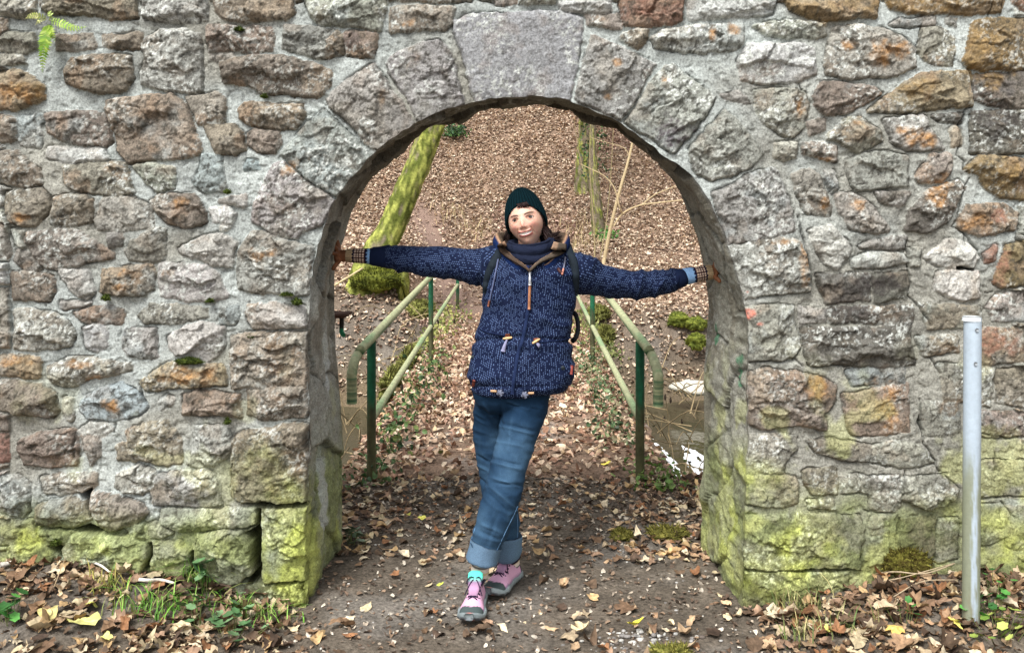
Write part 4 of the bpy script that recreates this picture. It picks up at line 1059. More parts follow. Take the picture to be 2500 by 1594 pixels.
# ------------------------------------------------------------------ railings
M_rail = material("rail_paint", fine=.3, fine_scale=35, bump=.35, bump_scale=70, bdist=.003, rough=.65, spec=.35)
def rail_tube(mb, pts, r, dusty=True, seg=14, n=60):
    P = curve(pts, n); R = tube_rings(P, np.full(n, r), seg)
    cen = P[:, None, :]; up = (R - cen)[..., 2] / r
    s = np.arange(n)[:, None] * .6
    base = lin(30, 92, 62) * (1 + .2 * fbm(s * 2 + up, up * 3 + 3, 3, 850))[..., None]
    if dusty:
        t = sstep(-.55, .35, up + .35 * fbm(s + 3, up * 2, 3, 851))[..., None]
        top = lin(176, 180, 140) * (1 + .12 * fbm(s * 3, up * 4, 3, 852))[..., None]
        gr = sstep(.25, .6, fbm(s * .7, up * 1.5, 3, 853))[..., None]
        top = top * (1 - gr * .5) + lin(120, 168, 118) * gr * .5
        base = base * (1 - t) + top * t
    ns = seg
    V = R.reshape(-1, 3); C = base.reshape(-1, 3)
    V = np.vstack([V, R[0].mean(0), R[-1].mean(0)]); C = np.vstack([C, C[0], C[-1]])
    Q = grid_faces(n, ns, False, True); j = np.arange(ns); j2 = (j + 1) % ns
    T = np.vstack([np.stack([j2, j, np.full(ns, n * ns)], -1), np.stack([(n - 1) * ns + j, (n - 1) * ns + j2, np.full(ns, n * ns + 1)], -1)])
    mb.add(V, Q, T, C)

def post_tube(mb, p, ztop, r, seed, green=.5):
    zz_ = np.linspace(-.15, ztop, 40); P = np.stack([np.full(40, p[0]), np.full(40, p[1]), zz_], -1)
    R = tube_rings(P, np.full(40, r), 14)
    a = np.arange(14)[None, :] * .45
    n_ = fbm(zz_[:, None] * 9 + seed, a, 3, 860)[..., None]
    base = lin(28, 96, 66) * (1 - sstep(green + .15, green - .1, zz_[:, None, None] + .1 * n_)) + lin(84, 84, 56) * sstep(green + .15, green - .1, zz_[:, None, None] + .1 * n_)
    base = base * (1 + .3 * n_)
    mb.add(R.reshape(-1, 3), grid_faces(40, 14, False, True), None, base.reshape(-1, 3))

POST = {'L': [(-.881, 5.43, .80), (-.95, 9.58, .875), (-1.03, 14.55, .92)], 'R': [(.667, 5.43, .80), (.693, 9.58, .875), (.74, 14.55, .92)]}
for sd, lab in (('L', 'left hand green tube railing with algae covered handrail'), ('R', 'right hand green tube railing beside the water with painted sky reflections')):
    ps = POST[sd]; sg = -1 if sd == 'L' else 1
    root = empty("bridge_railing", (ps[0][0], ps[0][1], 0), label=lab, cat="railing", group="tube railings of the footbridge")
    a, b, c = ps
    end = (859, 4.92) if sd == 'L' else (1607, 4.85)
    e = W(end[0], 970, end[1])
    top = []
    for (x, y, z_) in (c, b, a): top.append((x, y, z_ + .026))
    top.insert(0, (c[0], c[1] + .25, c[2] + .03)); 
    k = a[0] + sg * .012
    kx = e[0]
    mbt = MB(); P = [*top, (k, 5.2, .805), (kx - sg * .004, 5.0, .775), (kx, end[1] + .005, .715), (kx, end[1], .64), (kx, end[1], .555)]
    rail_tube(mbt, P, .0265, True, 14, 150); mbt.build("handrail", M_rail, root)
    mbt = MB(); lo = [(c[0], c[1], .44), (b[0], b[1], .395), (a[0], a[1], .36)]
    rail_tube(mbt, lo, .0235, True, 12, 60); mbt.build("lower_rail", M_rail, root)
    for q, (x, y, z_) in enumerate(ps):
        mbt = MB(); post_tube(mbt, (x, y), z_ + .01, .0245 if q else .026, q * 3 + sg, (.42, .45, .2)[q]); mbt.build("post", M_rail, root)
# the little bracket behind the left jamb
root = empty("rail_bracket", (-.885, 4.6, .99), label="rusty brown plate with a green hook sticking out behind the left jamb", cat="bracket")
M_rust = material("rust", fine=.4, fine_scale=80, bump=.4, bump_scale=90, bdist=.003, rough=.8)
p = W(834, 768, 4.6); mb = MB(); mb.box((p[0] - .01, 4.6, p[2]), (.042, .10, .007), lin(78, 50, 38)); mb.box((p[0] - .052, 4.6, p[2] - .02), (.006, .09, .03), lin(70, 46, 36)); mb.build("plate", M_rust, root)
mb = MB(); mb.tube(curve([(p[0], 4.6, p[2]), (p[0], 4.6, p[2] - .05), (p[0] + .002, 4.59, p[2] - .085), (p[0] + .016, 4.58, p[2] - .1)], 12), [.011] * 12, 10, np.array([lin(46, 40, 34)] * 6 + [lin(36, 128, 88)] * 6)); mb.build("hook", M_rail, root)

# galvanised post in front of the wall
root = empty("metal_post", (0, 0, 0), label="pale galvanised steel post standing in the leaves in front of the wall", cat="post")
pb = W(2372, 1560, 3.42); pt = W(2372.5, 775, 3.42); root.location = (pb[0], 3.42, 0)
zz_ = np.concatenate([np.linspace(-.2, pt[2] - .006, 90), [pt[2]]]); r_p = np.full(91, .0305); 
P = np.stack([np.interp(zz_, [0, 1.2], [pb[0] - .003, pb[0] + .004]), np.full(91, 3.42), zz_], -1)
R = tube_rings(P, r_p, 36)
ang = np.arctan2(R[..., 0] - P[:, None, 0], -(R[..., 1] - P[:, None, 1]))   # 0 faces the camera
zq = R[..., 2]
cp = lin(178, 192, 204) * (1 + .05 * fbm(ang * 3, zq * 20, 3, 870))[..., None]
low = sstep(.78, .52, zq + .05 * fbm(ang * 2, zq * 9, 3, 871))
alg = low * np.clip(sstep(.12, .42, np.abs(ang + .05 + .08 * fbm(zq * 8, zq * 0, 3, 872)) + .25 * fbm(ang * 5, zq * 16, 4, 873)), 0, 1) * .8
cp = cp * (1 - alg[..., None]) + lin(126, 128, 88) * alg[..., None]
drt = (sstep(.25, .0, zq) * sstep(-.1, .4, fbm(ang * 6, zq * 22, 3, 874)) * .6)[..., None]
cp = cp * (1 - drt) + lin(120, 104, 86) * drt
M_galv = material("galvanised", fine=.08, fine_scale=60, rough=.55, spec=.4, metal=.0, bump=.1, bump_scale=80, bdist=.001)
mb = MB(); mb.add(R.reshape(-1, 3), grid_faces(91, 36, False, True), None, cp.reshape(-1, 3)); mb.build("tube", M_galv, root)
mb = MB(); t_ = np.array([(pt[0], 3.42, pt[2] + d) for d in (-.012, .0, .004)]); R = tube_rings(t_, np.array([.0325, .0325, .030]), 30); mb.loft(R, lin(214, 220, 222)); mb.build("cap", M_galv, root)
for (bx, by) in ((2383, 805), (2380, 887)):
    q = W(bx, by, 3.392); mb = MB(); mb.tube([(q[0], 3.405, q[2]), (q[0], 3.386, q[2])], .0045, 8, lin(110, 116, 120)); mb.tube([(q[0], 3.388, q[2]), (q[0], 3.384, q[2])], .0065, 8, lin(150, 156, 160)); mb.build("bolt", M_galv, root)

# ------------------------------------------------------------------ trees and shrubs
M_bark = material("bark", fine=.45, fine_scale=30, bump=.9, bump_scale=30, bdist=.02, rough=.95, spec=.1)
def trunk_mesh(mb, pts, r, seed, mossy, seg=28, n=90, bk=(134, 122, 104)):
    P = curve(pts, n); rr = np.interp(np.linspace(0, 1, n), np.linspace(0, 1, len(r)), r)
    R = tube_rings(P, rr, seg)
    a = np.linspace(0, 2 * math.pi, seg, endpoint=False)[None, :]
    L = np.concatenate([[0], np.cumsum(np.linalg.norm(np.diff(P, axis=0), axis=1))])[:, None]
    ca, sa = np.cos(a) * 2.2 + 7, np.sin(a) * 2.2
    nz = fbm(ca * 3 + seed, L * 4 + sa * 3, 4, seed, .6); nf = fbm(ca * 9, L * 14 + sa * 9, 3, seed + 1)
    R = P[:, None, :] + (R - P[:, None, :]) * (1 + (.10 * nz + .05 * nf) * (1.4 if mossy else .8))[..., None]
    bark = lin(*bk) * (1 + .3 * nf)[..., None]
    ms = np.clip(sstep(-.35, .25, nz + mossy - .5), 0, 1)[..., None] if mossy else (sstep(.2, .6, nz) * .5)[..., None]
    yel = sstep(-.2, .5, fbm(ca * 4, L * 7 + sa * 4, 3, seed + 3))[..., None]
    mc = lin(96, 104, 48) * (1 - yel) + lin(172, 176, 92) * yel
    C = bark * (1 - ms) + mc * (1 + .35 * nf)[..., None] * ms
    mb.loft(R, None, True)
    mb.C[-1] = np.vstack([C.reshape(-1, 3), C[0, :1].reshape(1, 3), C[-1, :1].reshape(1, 3)])

def limbs(mb, base, dirv, length, r, depth, rg, col):
    n = 7; P = [np.array(base)]; d = np.array(dirv, float)
    for i in range(n):
        d = d + rg.normal(0, .12, 3) + np.array((0, 0, .05)); d /= np.linalg.norm(d); P.append(P[-1] + d * length / n)
    P = np.array(P); mb.tube(P, np.linspace(r, r * .35, n + 1), 6, col * rg.uniform(.8, 1.2))
    if depth > 0:
        for i in (2, 3, 4, 5, 7):
            dd = d + rg.normal(0, .75, 3); dd[2] = abs(dd[2]) * .6; dd /= np.linalg.norm(dd)
            limbs(mb, P[i], dd, length * rg.uniform(.45, .65), r * .5 * (1 - i / 12), depth - 1, rg, col)

def tree(name, pts, r, seed, mossy, label, crown_h, twigcol=(110, 98, 80), extra=None):
    rg = np.random.default_rng(seed)
    root = empty(name, pts[0], label=label, cat="tree", group="bare winter trees on the slope")
    mb = MB(); trunk_mesh(mb, pts, r, seed, mossy); mb.build("trunk", M_bark, root)
    mb = MB(); P = curve(pts, 30)
    for i in range(9):
        k = int(rg.uniform(17, 30)); k = min(k, 29)
        d = rg.normal(0, 1, 3); d[2] = abs(d[2]) + .5; d /= np.linalg.norm(d)
        limbs(mb, P[k], d, rg.uniform(1.4, 2.4), .045, 2, rg, lin(*twigcol))
    mb.build("crown", M_bark, root)
    if extra: extra(root)
    return root

b0 = W(898, 705, 13.6); b0[2] = gz(b0[0], 13.6) - .15
def mossy_pts():
    q = [W(912, 640, 13.6), W(955, 560, 13.65), W(997, 460, 13.7), W(1032, 372, 13.8), W(1066, 280, 13.9), W(1110, 150, 14.0), W(1180, -80, 14.2), W(1240, -330, 14.4), W(1290, -640, 14.6)]
    return [b0] + q
tree("mossy_tree", mossy_pts(), [.36, .22, .19, .18, .175, .165, .15, .13, .10, .04], 61, .95, "leaning tree trunk thickly covered in bright yellow green moss", 5)
# root mound
M_moss = material("moss", fine=.5, fine_scale=90, bump=1.0, bump_scale=70, bdist=.02, rough=.95, spec=.1)
def moss_blob(name, c, r, seed, label, cat="moss", fuzz=500, cols=((88, 98, 42), (142, 150, 66)), parent=None, bl=.03, amp=.35):
    rg = np.random.default_rng(seed)
    th = np.linspace(.05, math.pi - .05, 26); ph = np.linspace(0, 2 * math.pi, 40, endpoint=False)
    T, Pp = np.meshgrid(th, ph, indexing='ij'); D = np.stack([np.sin(T) * np.cos(Pp), np.sin(T) * np.sin(Pp), np.cos(T)], -1)
    q = fbm(D[..., 0] * 2.5 + seed, D[..., 2] * 2.5 + D[..., 1] * 2, 4, seed, .6)
    V = D * (1 + amp * q)[..., None] * np.asarray(r) + np.asarray(c)
    mixv = sstep(-.3, .4, fbm(D[..., 0] * 5, D[..., 2] * 5 + D[..., 1] * 3, 3, seed + 2))[..., None]
    C = lin(*cols[0]) * (1 - mixv) + lin(*cols[1]) * mixv
    mb = MB(); mb.loft(V, None); mb.C[-1] = np.vstack([C.reshape(-1, 3), C[0, :1], C[-1, :1]])
    # short tufts
    for i in range(fuzz):
        a, b = rg.integers(0, 18), rg.integers(0, 40); p = V[a, b]; n_ = D[a, b] + rg.normal(0, .4, 3); n_ /= np.linalg.norm(n_)
        t = np.cross(n_, rg.normal(0, 1, 3)); t /= np.linalg.norm(t); l = bl * rg.uniform(.5, 1.3)
        mb.add([p - t * l * .14, p + t * l * .14, p + n_ * l], None, [(0, 1, 2)], lin(*cols[rg.integers(0, 2)]) * rg.uniform(.6, 1.5))
    o = mb.build(name, M_moss, parent)
    if parent is None: tag(o, label, cat)
    return o
p = W(915, 705, 13.2); moss_blob("moss_mound", (p[0], 13.35, p[2] + .10), (.34, .3, .17), 71, "large mossy root mound at the foot of the leaning tree", fuzz=2600, bl=.05, amp=.16, cols=((74, 80, 34), (128, 134, 56)))
p = W(975, 690, 13.2); moss_blob("moss_mound", (p[0], 13.6, p[2] - .05), (.08, .2, .28), 72, "narrow strip of moss right of the mossy root mound", fuzz=300, cols=((120, 124, 70), (160, 164, 84)))
for (px, py, Y, r, s, lb) in ((1655, 782, 13.2, (.15, .12, .11), 73, "left of two mossy stones on the far bank"), (1703, 792, 13.1, (.14, .12, .09), 74, "mossy stone on the far bank close to the right jamb"),
                       (1700, 835, 12.8, (.13, .12, .12), 75, "lower mossy stone at the water edge beside the right jamb")):
    p = W(px, py, Y); moss_blob("mossy_stone", (p[0], Y, p[2]), r, s, lb, "stone", fuzz=500)
for (px, py, Y, r, s, lb) in ((1030, 756, 12.4, (.16, .3, .10), 76, "mossy bank edge behind the left railing middle post"), (1000, 874, 9.8, (.07, .5, .10), 77, "mossy tuft under the left lower rail"),
                              (955, 940, 8.4, (.06, .5, .12), 78, "moss hanging below the left side of the footbridge"), (1480, 818, 10.6, (.07, .4, .08), 79, "mossy tuft beside the right middle post"),
                              (1462, 765, 13.4, (.15, .3, .08), 80, "yellow mossy hump at the far right end of the footbridge")):
    p = W(px, py, Y); moss_blob("moss_tuft", (p[0], Y, p[2]), r, s, lb, fuzz=900, bl=.05, cols=((92, 92, 50), (150, 152, 84)))

# back trees
g1 = hit(1425, 462)
tree("bare_tree", [g1 - (0, 0, .15), W(1424, 400, g1[1]), W(1428, 330, g1[1]), W(1430, 260, g1[1]), W(1434, 60, g1[1]), W(1420, -300, g1[1])], [.20, .14, .125, .12, .11, .05], 81, .35, "thicker mossy footed tree trunk further up the slope behind the pale one", 5)
g2 = hit(1462, 575)
tree("bare_tree", [g2 - (0, 0, .15), W(1457, 520, g2[1]), W(1448, 420, g2[1]), W(1447, 330, g2[1]), W(1448, 240, g2[1]), W(1452, 0, g2[1]), W(1440, -420, g2[1])], [.125, .115, .085, .06, .055, .05, .02], 82, .15,
     "slender pale tree trunk with ivy above her shoulder", 5)
M_ivy = material("ivy_leaf", fine=.3, fine_scale=40, rough=.5, spec=.4)
def ivy(name, pts_fn, n, seed, size, label, cat="ivy", cols=((44, 78, 40), (64, 104, 54), (92, 128, 66), (38, 62, 36)), kind=None, tilt=.9):
    rg = np.random.default_rng(seed); P = np.array([pts_fn(rg) for _ in range(n)])
    o = leaves(name, P, size, seed + 1, 7, 1, .4, tilt, list(cols), M_ivy); tag(o, label, cat, kind=kind); return o
ivy("ivy", lambda g: W(g.uniform(1418, 1480), g.uniform(290, 440), g2[1] + .1) + g.normal(0, .05, 3), 260, 91, .06, "dark ivy growing between the two bare trunks")
gb = hit(1110, 335)
ivy("ivy_bush", lambda g: gb + (g.normal(0, .13), g.normal(0, .2), abs(g.normal(.1, .09))), 520, 93, .07, "dark green ivy bush high on the slope below the arch crown", "bush")
gb2 = hit(1480, 590)
ivy("ivy_sprig", lambda g: gb2 + (g.normal(0, .12), g.normal(0, .1), abs(g.normal(.12, .09))), 90, 94, .08, "few green leaves at the foot of the thin hazel stems", "ivy", ((90, 140, 70), (120, 170, 90)), "stuff")

M_twig = material("twig", fine=.25, fine_scale=50, rough=.8)
def stems(name, lines, label, cat="shrub", base=None, col=(196, 176, 138)):
    root = empty(name, base, label=label, cat=cat)
    for (pts, r0, r1) in lines:
        mb = MB(); P = curve(pts, 22); mb.tube(P, np.linspace(r0, r1, 22), 7, lin(*col)); mb.build("stem", M_twig, root)
    return root
gs = hit(1472, 645); Ys = gs[1]
stems("hazel_shrub", [([W(1472, 650, Ys), W(1490, 560, Ys - .1), W(1512, 470, Ys - .2), W(1532, 400, Ys - .2), W(1545, 340, Ys - .2), W(1552, 250, Ys - .2), W(1570, 60, Ys - .1)], .034, .012),
                      ([W(1498, 552, Ys - .1), W(1520, 522, Ys - .1), W(1560, 502, Ys - .1), W(1610, 495, Ys - .1), W(1675, 488, Ys - .1), W(1760, 480, Ys)], .018, .008),
                      ([W(1520, 522, Ys - .1), W(1512, 505, Ys - .2), W(1500, 460, Ys - .2), W(1475, 430, Ys - .2), W(1440, 412, Ys - .2), W(1415, 400, Ys - .2)], .014, .007),
                      ([W(1568, 499, Ys), W(1600, 475, Ys), W(1640, 458, Ys), W(1700, 430, Ys)], .012, .005),
                      ([W(1537, 380, Ys), W(1520, 360, Ys), W(1470, 345, Ys), W(1440, 335, Ys)], .009, .004)],
      "hazel shrub with thin tan stems arching across the right of the opening", base=gs)
stems("sapling", [([W(1450, 660, Ys + .2), W(1452, 600, Ys + .2), W(1449, 540, Ys + .2), W(1444, 480, Ys + .2), W(1440, 380, Ys + .2), W(1442, 260, Ys + .2)], .016, .007),
                  ([W(1462, 650, Ys + .3), W(1478, 560, Ys + .3), W(1488, 470, Ys + .3), W(1494, 380, Ys + .3), W(1500, 270, Ys + .3)], .013, .005),
                  ([W(1422, 410, Ys + .4), W(1413, 370, Ys + .4), W(1410, 345, Ys + .4), W(1400, 290, Ys + .4)], .012, .005)],
      "thin upright saplings left of the hazel shrub", "sapling", hit(1452, 640), (160, 146, 110))
p = W(855, 655, 12.9)
mb = MB(); mb.tube(curve([W(808, 702, 12.8), W(845, 680, 12.9), W(885, 655, 13.0)], 10), .014, 7, lin(200, 182, 140)); o = mb.build("broken_branch", M_twig); tag(o, "pale broken branch leaning against the mossy mound below her hand", "branch")
# pale rock at the far water edge, right
p = W(1690, 948, 12.0)
rg = np.random.default_rng(5); th = np.linspace(.1, 3.04, 14); ph = np.linspace(0, 2 * math.pi, 20, endpoint=False); T, Pp = np.meshgrid(th, ph, indexing='ij')
D = np.stack([np.sin(T) * np.cos(Pp), np.sin(T) * np.sin(Pp), np.cos(T)], -1); q = fbm(D[..., 0] * 2 + 4, D[..., 2] * 2 + D[..., 1], 3, 5)
mb = MB(); mb.loft(D * (1 + .3 * q)[..., None] * (.24, .2, .09) + (p[0], 12.0, p[2]), lin(206, 202, 188)); o = mb.build("pale_rock", M_conc); tag(o, "flat pale rock at the water edge behind the right jamb", "rock")
# ------------------------------------------------------------------ small plants
M_grass = material("grass_blade", fine=.2, fine_scale=30, rough=.6, spec=.3)
def grass(name, cx, cy, rx, ry, n, h, seed, label, cols, cat="grass", droop=1.25, kind=None, wdt=.0026, zf=gz):
    rg = np.random.default_rng(seed); mb = MB(); V = []; Q = []; C = []
    for i in range(n):
        x = cx + rg.normal(0, rx); y = cy + rg.normal(0, ry); z = float(zf(x, y)) - .005
        a = rg.uniform(0, 2 * math.pi); L = (h + (.035 if zf is gz and cy < 4 else 0)) * rg.uniform(.4, 1.15); d = np.array((math.cos(a), math.sin(a), 0)); s = np.array((-d[1], d[0], 0)) * wdt * rg.uniform(.7, 1.4)
        ln_ = rg.uniform(.1, droop); b = len(V) * 0 + sum(map(len, V)); P = []
        for k in range(5):
            t = k / 4; c = np.array((x, y, z)) + d * L * ln_ * t * t + np.array((0, 0, L * (t - .45 * ln_ * t * t * t)))
            w = (1 - t) ** .6 + .05; P += [c - s * w, c + s * w]
        V.append(P); Q += [(b + 2 * k, b + 2 * k + 1, b + 2 * k + 3, b + 2 * k + 2) for k in range(4)]
        c_ = lin(*cols[rg.integers(0, len(cols))]) * rg.uniform(.7, 1.25); C += [c_] * 10
    mb.add(np.concatenate(V), Q, None, np.array(C)); o = mb.build(name, M_grass); tag(o, label, cat, kind=kind); return o
def atpx(px, py):
    """ground point in front of the wall under this pixel"""
    for Y in np.arange(2.6, 7, .005):
        p = W(px, py, Y)
        if gz(p[0], Y) >= p[2]: return p
    return W(px, py, 3.6)
GREEN = ((110, 160, 60), (86, 136, 50), (140, 180, 84), (150, 160, 90))
for k, (px, py, n, h, rx, lb) in enumerate([(495, 1425, 150, .15, .05, "tallest tuft of fresh grass below the big green block"), (350, 1500, 60, .06, .08, "thin grass tuft between the curled leaves left of the tall tuft"),
        (400, 1480, 80, .06, .09, "short grass in front of the pale stick"), (570, 1490, 70, .06, .08, "low grass right of the tall tuft"), (640, 1510, 60, .07, .06, "sparse grass at the edge of the bare soil on the left"),
        (270, 1440, 60, .06, .05, "yellowish grass clump left of the pale stick")]):
    p = atpx(px, py); grass("grass_tuft", p[0], p[1], rx, .03, n, h, 110 + k, lb, GREEN if k != 5 else ((170, 160, 90), (130, 140, 70)), "grass")
DRY = ((150, 150, 96), (176, 166, 116), (120, 130, 74), (90, 110, 60))
for k, (px, py, n, h, rx, lb) in enumerate([(1955, 1500, 80, .10, .05, "drooping grass clump at the right corner of the opening"), (2050, 1540, 40, .07, .05, "small grass clump low in the leaves right of the path"),
        (1960, 1560, 40, .07, .04, "small drooping grass tuft near the bottom edge on the right")]):
    p = atpx(px, py); grass("grass_tuft", p[0], p[1], rx, .03, n, h, 120 + k, lb, DRY, "grass", .9)
p = atpx(1640, 1590); moss_blob("moss_cushion", (p[0] + .0, p[1] - .02, 0.0), (.07, .05, .03), 131, "moss cushion at the bottom edge of the path", fuzz=700, bl=.02, cols=((120, 124, 60), (166, 160, 84)))
p = atpx(1630, 1305); moss_blob("moss_cushion", (p[0], p[1], 0.0), (.09, .10, .03), 132, "moss cushion among the leaves inside the right jamb", fuzz=700, bl=.025, cols=((106, 104, 52), (150, 144, 74)))
p = atpx(1520, 1310); moss_blob("moss_cushion", (p[0], p[1], 0.0), (.05, .07, .02), 133, "small moss cushion left of the one inside the right jamb", fuzz=400, bl=.02, cols=((106, 104, 52), (150, 144, 74)))

# ground ivy and clover: round leaves on stalks
M_herb = material("herb_leaf", fine=.25, fine_scale=50, rough=.55, spec=.35)
def herb(name, px, py, n, rad, size, seed, label, cols, h=.055):
    rg = np.random.default_rng(seed); c = atpx(px, py); mb = MB()
    for i in range(n):
        x = c[0] + rg.normal(0, rad); y = c[1] + rg.normal(0, rad * .6); z = float(gz(x, y)) + h * rg.uniform(.4, 1.6); s = size * rg.uniform(.6, 1.2)
        m = 12; a = np.linspace(0, 2 * math.pi, m, endpoint=False); rr = s * (1 + .12 * np.cos(a * 6)); nrm_ = rg.normal(0, .35, 2)
        V = np.stack([x + rr * np.cos(a), y + rr * np.sin(a), z + nrm_[0] * rr * np.cos(a) + (nrm_[1] - .25) * rr * np.sin(a) + .3 * rr], -1)
        V = np.vstack([V, (x, y, z)]); j = np.arange(m); mb.add(V, None, np.stack([j, (j + 1) % m, np.full(m, m)], -1), lin(*cols[rg.integers(0, len(cols))]) * rg.uniform(.75, 1.2))
        mb.tube([(x, y, z), (c[0] + (x - c[0]) * .5, c[1] + (y - c[1]) * .5, float(gz(x, y)) - .005)], .0012, 4, lin(110, 120, 70), False)
    o = mb.build(name, M_herb); tag(o, label, "plant"); return o
HG = ((92, 128, 84), (118, 150, 106), (76, 112, 70)); BG = ((70, 130, 60), (92, 156, 74), (56, 104, 50))
herb("ground_ivy", 500, 1450, 8, .03, .026, 140, "bluish green round leaves in front of the tall grass", HG, .075)
herb("ground_ivy", 485, 1530, 10, .045, .022, 141, "bluish green round leaves lower left of the bare soil", HG)
herb("ground_ivy", 560, 1555, 16, .05, .022, 142, "largest cluster of bluish green round leaves near the bottom edge", HG)
herb("ground_ivy", 590, 1520, 8, .03, .019, 143, "small bluish green cluster above the largest one", HG)
herb("clover", 50, 1368, 8, .02, .017, 144, "clover sprig by the foot of the wall at the left", BG, .05)
herb("clover", 20, 1520, 14, .035, .02, 145, "clover at the left edge of the picture", BG)
herb("clover", 2210, 1525, 8, .04, .015, 146, "dark green clover in the leaves left of the metal post", BG)
herb("clover", 2430, 1450, 10, .05, .015, 147, "clover among the leaves right of the metal post", BG)
herb("clover", 2420, 1500, 14, .05, .016, 148, "low clover directly right of the metal post", BG)
herb("wood_sorrel", 2440, 1555, 26, .06, .016, 149, "yellow green leafy plant at the foot of the metal post", ((150, 168, 80), (176, 186, 100), (120, 150, 66)))
herb("small_weed", 2020, 1420, 14, .04, .012, 150, "light green weed against the mossy base stone", ((130, 160, 76), (100, 134, 60)))
herb("small_weed", 855, 1330, 20, .05, .022, 151, "grey green weed inside the left jamb", ((120, 140, 112), (92, 118, 84), (150, 166, 140)))

# ivy and weeds along the edges of the footbridge
def edge_plants(name, x, y0, y1, n, seed, label, sp=.12, size=.05, cols=((70, 100, 56), (100, 128, 74), (132, 146, 84), (52, 80, 46)), hh=.09):
    rg = np.random.default_rng(seed); P = []
    for i in range(n):
        y = rg.uniform(y0, y1); xx = x(y) + rg.normal(0, sp); P.append((xx, y, max(-.25, -.9 * max(0, abs(xx + .1) - 1.05)) + abs(rg.normal(0, hh)) + .01))
    o = leaves(name, np.array(P), size, seed + 1, 7, 1, .4, .8, list(cols), M_ivy); tag(o, label, "ivy", kind="stuff"); return o
edge_plants("ivy_edge", lambda y: .64, 6.0, 9.8, 700, 161, "ivy and weeds growing through the right railing of the footbridge", .09, .040, ((84, 108, 70), (120, 138, 96), (146, 156, 110), (60, 84, 52), (150, 140, 110)))
edge_plants("ivy_edge", lambda y: -.88, 6.0, 9.8, 450, 163, "weeds and moss on the left edge of the footbridge", .09, .045)
edge_plants("ivy_edge", lambda y: .85, 9.8, 14.6, 600, 165, "yellowish weeds at the far right of the footbridge", .13, .05, ((140, 150, 84), (112, 126, 70), (170, 172, 108)))
edge_plants("ivy_edge", lambda y: -1.1, 9.8, 15.2, 600, 167, "yellowish weeds at the far left of the footbridge", .14, .05, ((150, 156, 84), (112, 126, 64), (176, 176, 104)))
edge_plants("ivy_edge", lambda y: -.88, 5.2, 6.0, 120, 169, "ivy leaves round the foot of the near left railing post", .07, .04, ((60, 92, 52), (92, 122, 72)), .05)
edge_plants("ivy_edge", lambda y: .78, 5.2, 5.6, 130, 171, "leafy weeds round the foot of the near right railing post", .10, .04, ((96, 128, 60), (128, 154, 84)), .06)
# brambles over the stream
def bramble(name, boxpx, Y, n, seed, label, col=(150, 132, 100)):
    rg = np.random.default_rng(seed); root = MB()
    x0, y0, x1, y1 = boxpx
    for i in range(n):
        a = W(rg.uniform(x0, x1), rg.uniform(y0, y1), Y + rg.uniform(-.4, .6)); d = rg.normal(0, 1, 3) * (.22, .25, .16); b = a + d; c = b + d * .8 + (0, 0, -.08)
        root.tube(curve([a, b + (0, 0, .05), c], 9), np.linspace(.006, .002, 9), 5, lin(*col) * rg.uniform(.5, 1.3))
        if rg.uniform() < .5: root.ball(c, (.012, .012, .03), 6, 4, lin(50, 40, 32))
    o = root.build(name, M_twig); tag(o, label, "bramble"); return o
bramble("bramble", (1575, 930, 1720, 1140), 8.3, 34, 181, "tangle of thin bare twigs over the water right of the railing")
bramble("bramble", (840, 1000, 900, 1120), 7.2, 12, 182, "few bare twigs over the water left of the railing")
bramble("bramble", (940, 760, 1040, 960), 10.2, 26, 183, "dry bramble stems under the left handrail", (170, 152, 116))
# straw tufts on the slope
for k, (px, py, lb) in enumerate([(1410, 560, "straw tuft beside the foot of the slender tree"), (1440, 600, "straw tuft just above her left shoulder"), (1165, 570, "straw tuft on the slope to the left of her scarf"), (1100, 520, "dry straw on the slope between the leaning tree and her head")]):
    p = hit(px, py); grass("straw_tuft", p[0], p[1], .16, .2, 60, .28, 190 + k, lb, ((214, 196, 150), (190, 170, 124)), "straw", .8, "stuff", .005)
# twigs and the pale stick in the foreground
def twig(pts, r, label, col=(176, 158, 130), name="twig", cat="twig"):
    mb = MB(); P = []
    for (px, py, dz) in pts:
        q = atpx(px, py); P.append((q[0], q[1], q[2] + dz))
    n = 20; mb.tube(curve(P, n), np.linspace(r, r * .6, n), 7, lin(*col), noise=.15); o = mb.build(name, M_twig); tag(o, label, cat); return o
twig([(340, 1434, .03), (362, 1441, .04), (392, 1437, .035), (425, 1448, .04)], .0075, "short pale barkless stick in the grass below the wall", (220, 212, 200), "pale_stick", "stick")
twig([(0, 1392, .02), (36, 1384, .02)], .011, "pale stick at the left edge against the wall foot", (206, 200, 190), "pale_stick", "stick")
twig([(205, 1385, .03), (240, 1395, .03), (270, 1410, .02)], .006, "white peeled twig at the foot of the big corner block", (222, 218, 206), "pale_stick", "stick")
twig([(2090, 1425, .03), (2180, 1420, .04), (2260, 1424, .04), (2345, 1400, .05)], .0035, "long thin twig lying against the wall left of the metal post")
twig([(2130, 1440, .03), (2200, 1435, .04), (2330, 1405, .05)], .0025, "second thin twig just under the long one")
twig([(2180, 1470, .02), (2250, 1445, .04), (2340, 1440, .04)], .0025, "thin twig in the leaves close to the metal post")
twig([(2385, 1380, .06), (2430, 1370, .07), (2460, 1366, .08)], .0025, "thin twig rising right of the metal post")
twig([(2355, 1572, .02), (2390, 1560, .02), (2420, 1550, .01)], .005, "dark twig at the base of the metal post", (90, 78, 66))
twig([(130, 1450, .02), (160, 1410, .08)], .002, "thin grass stalk leaning over the left leaf drift", (170, 150, 120))
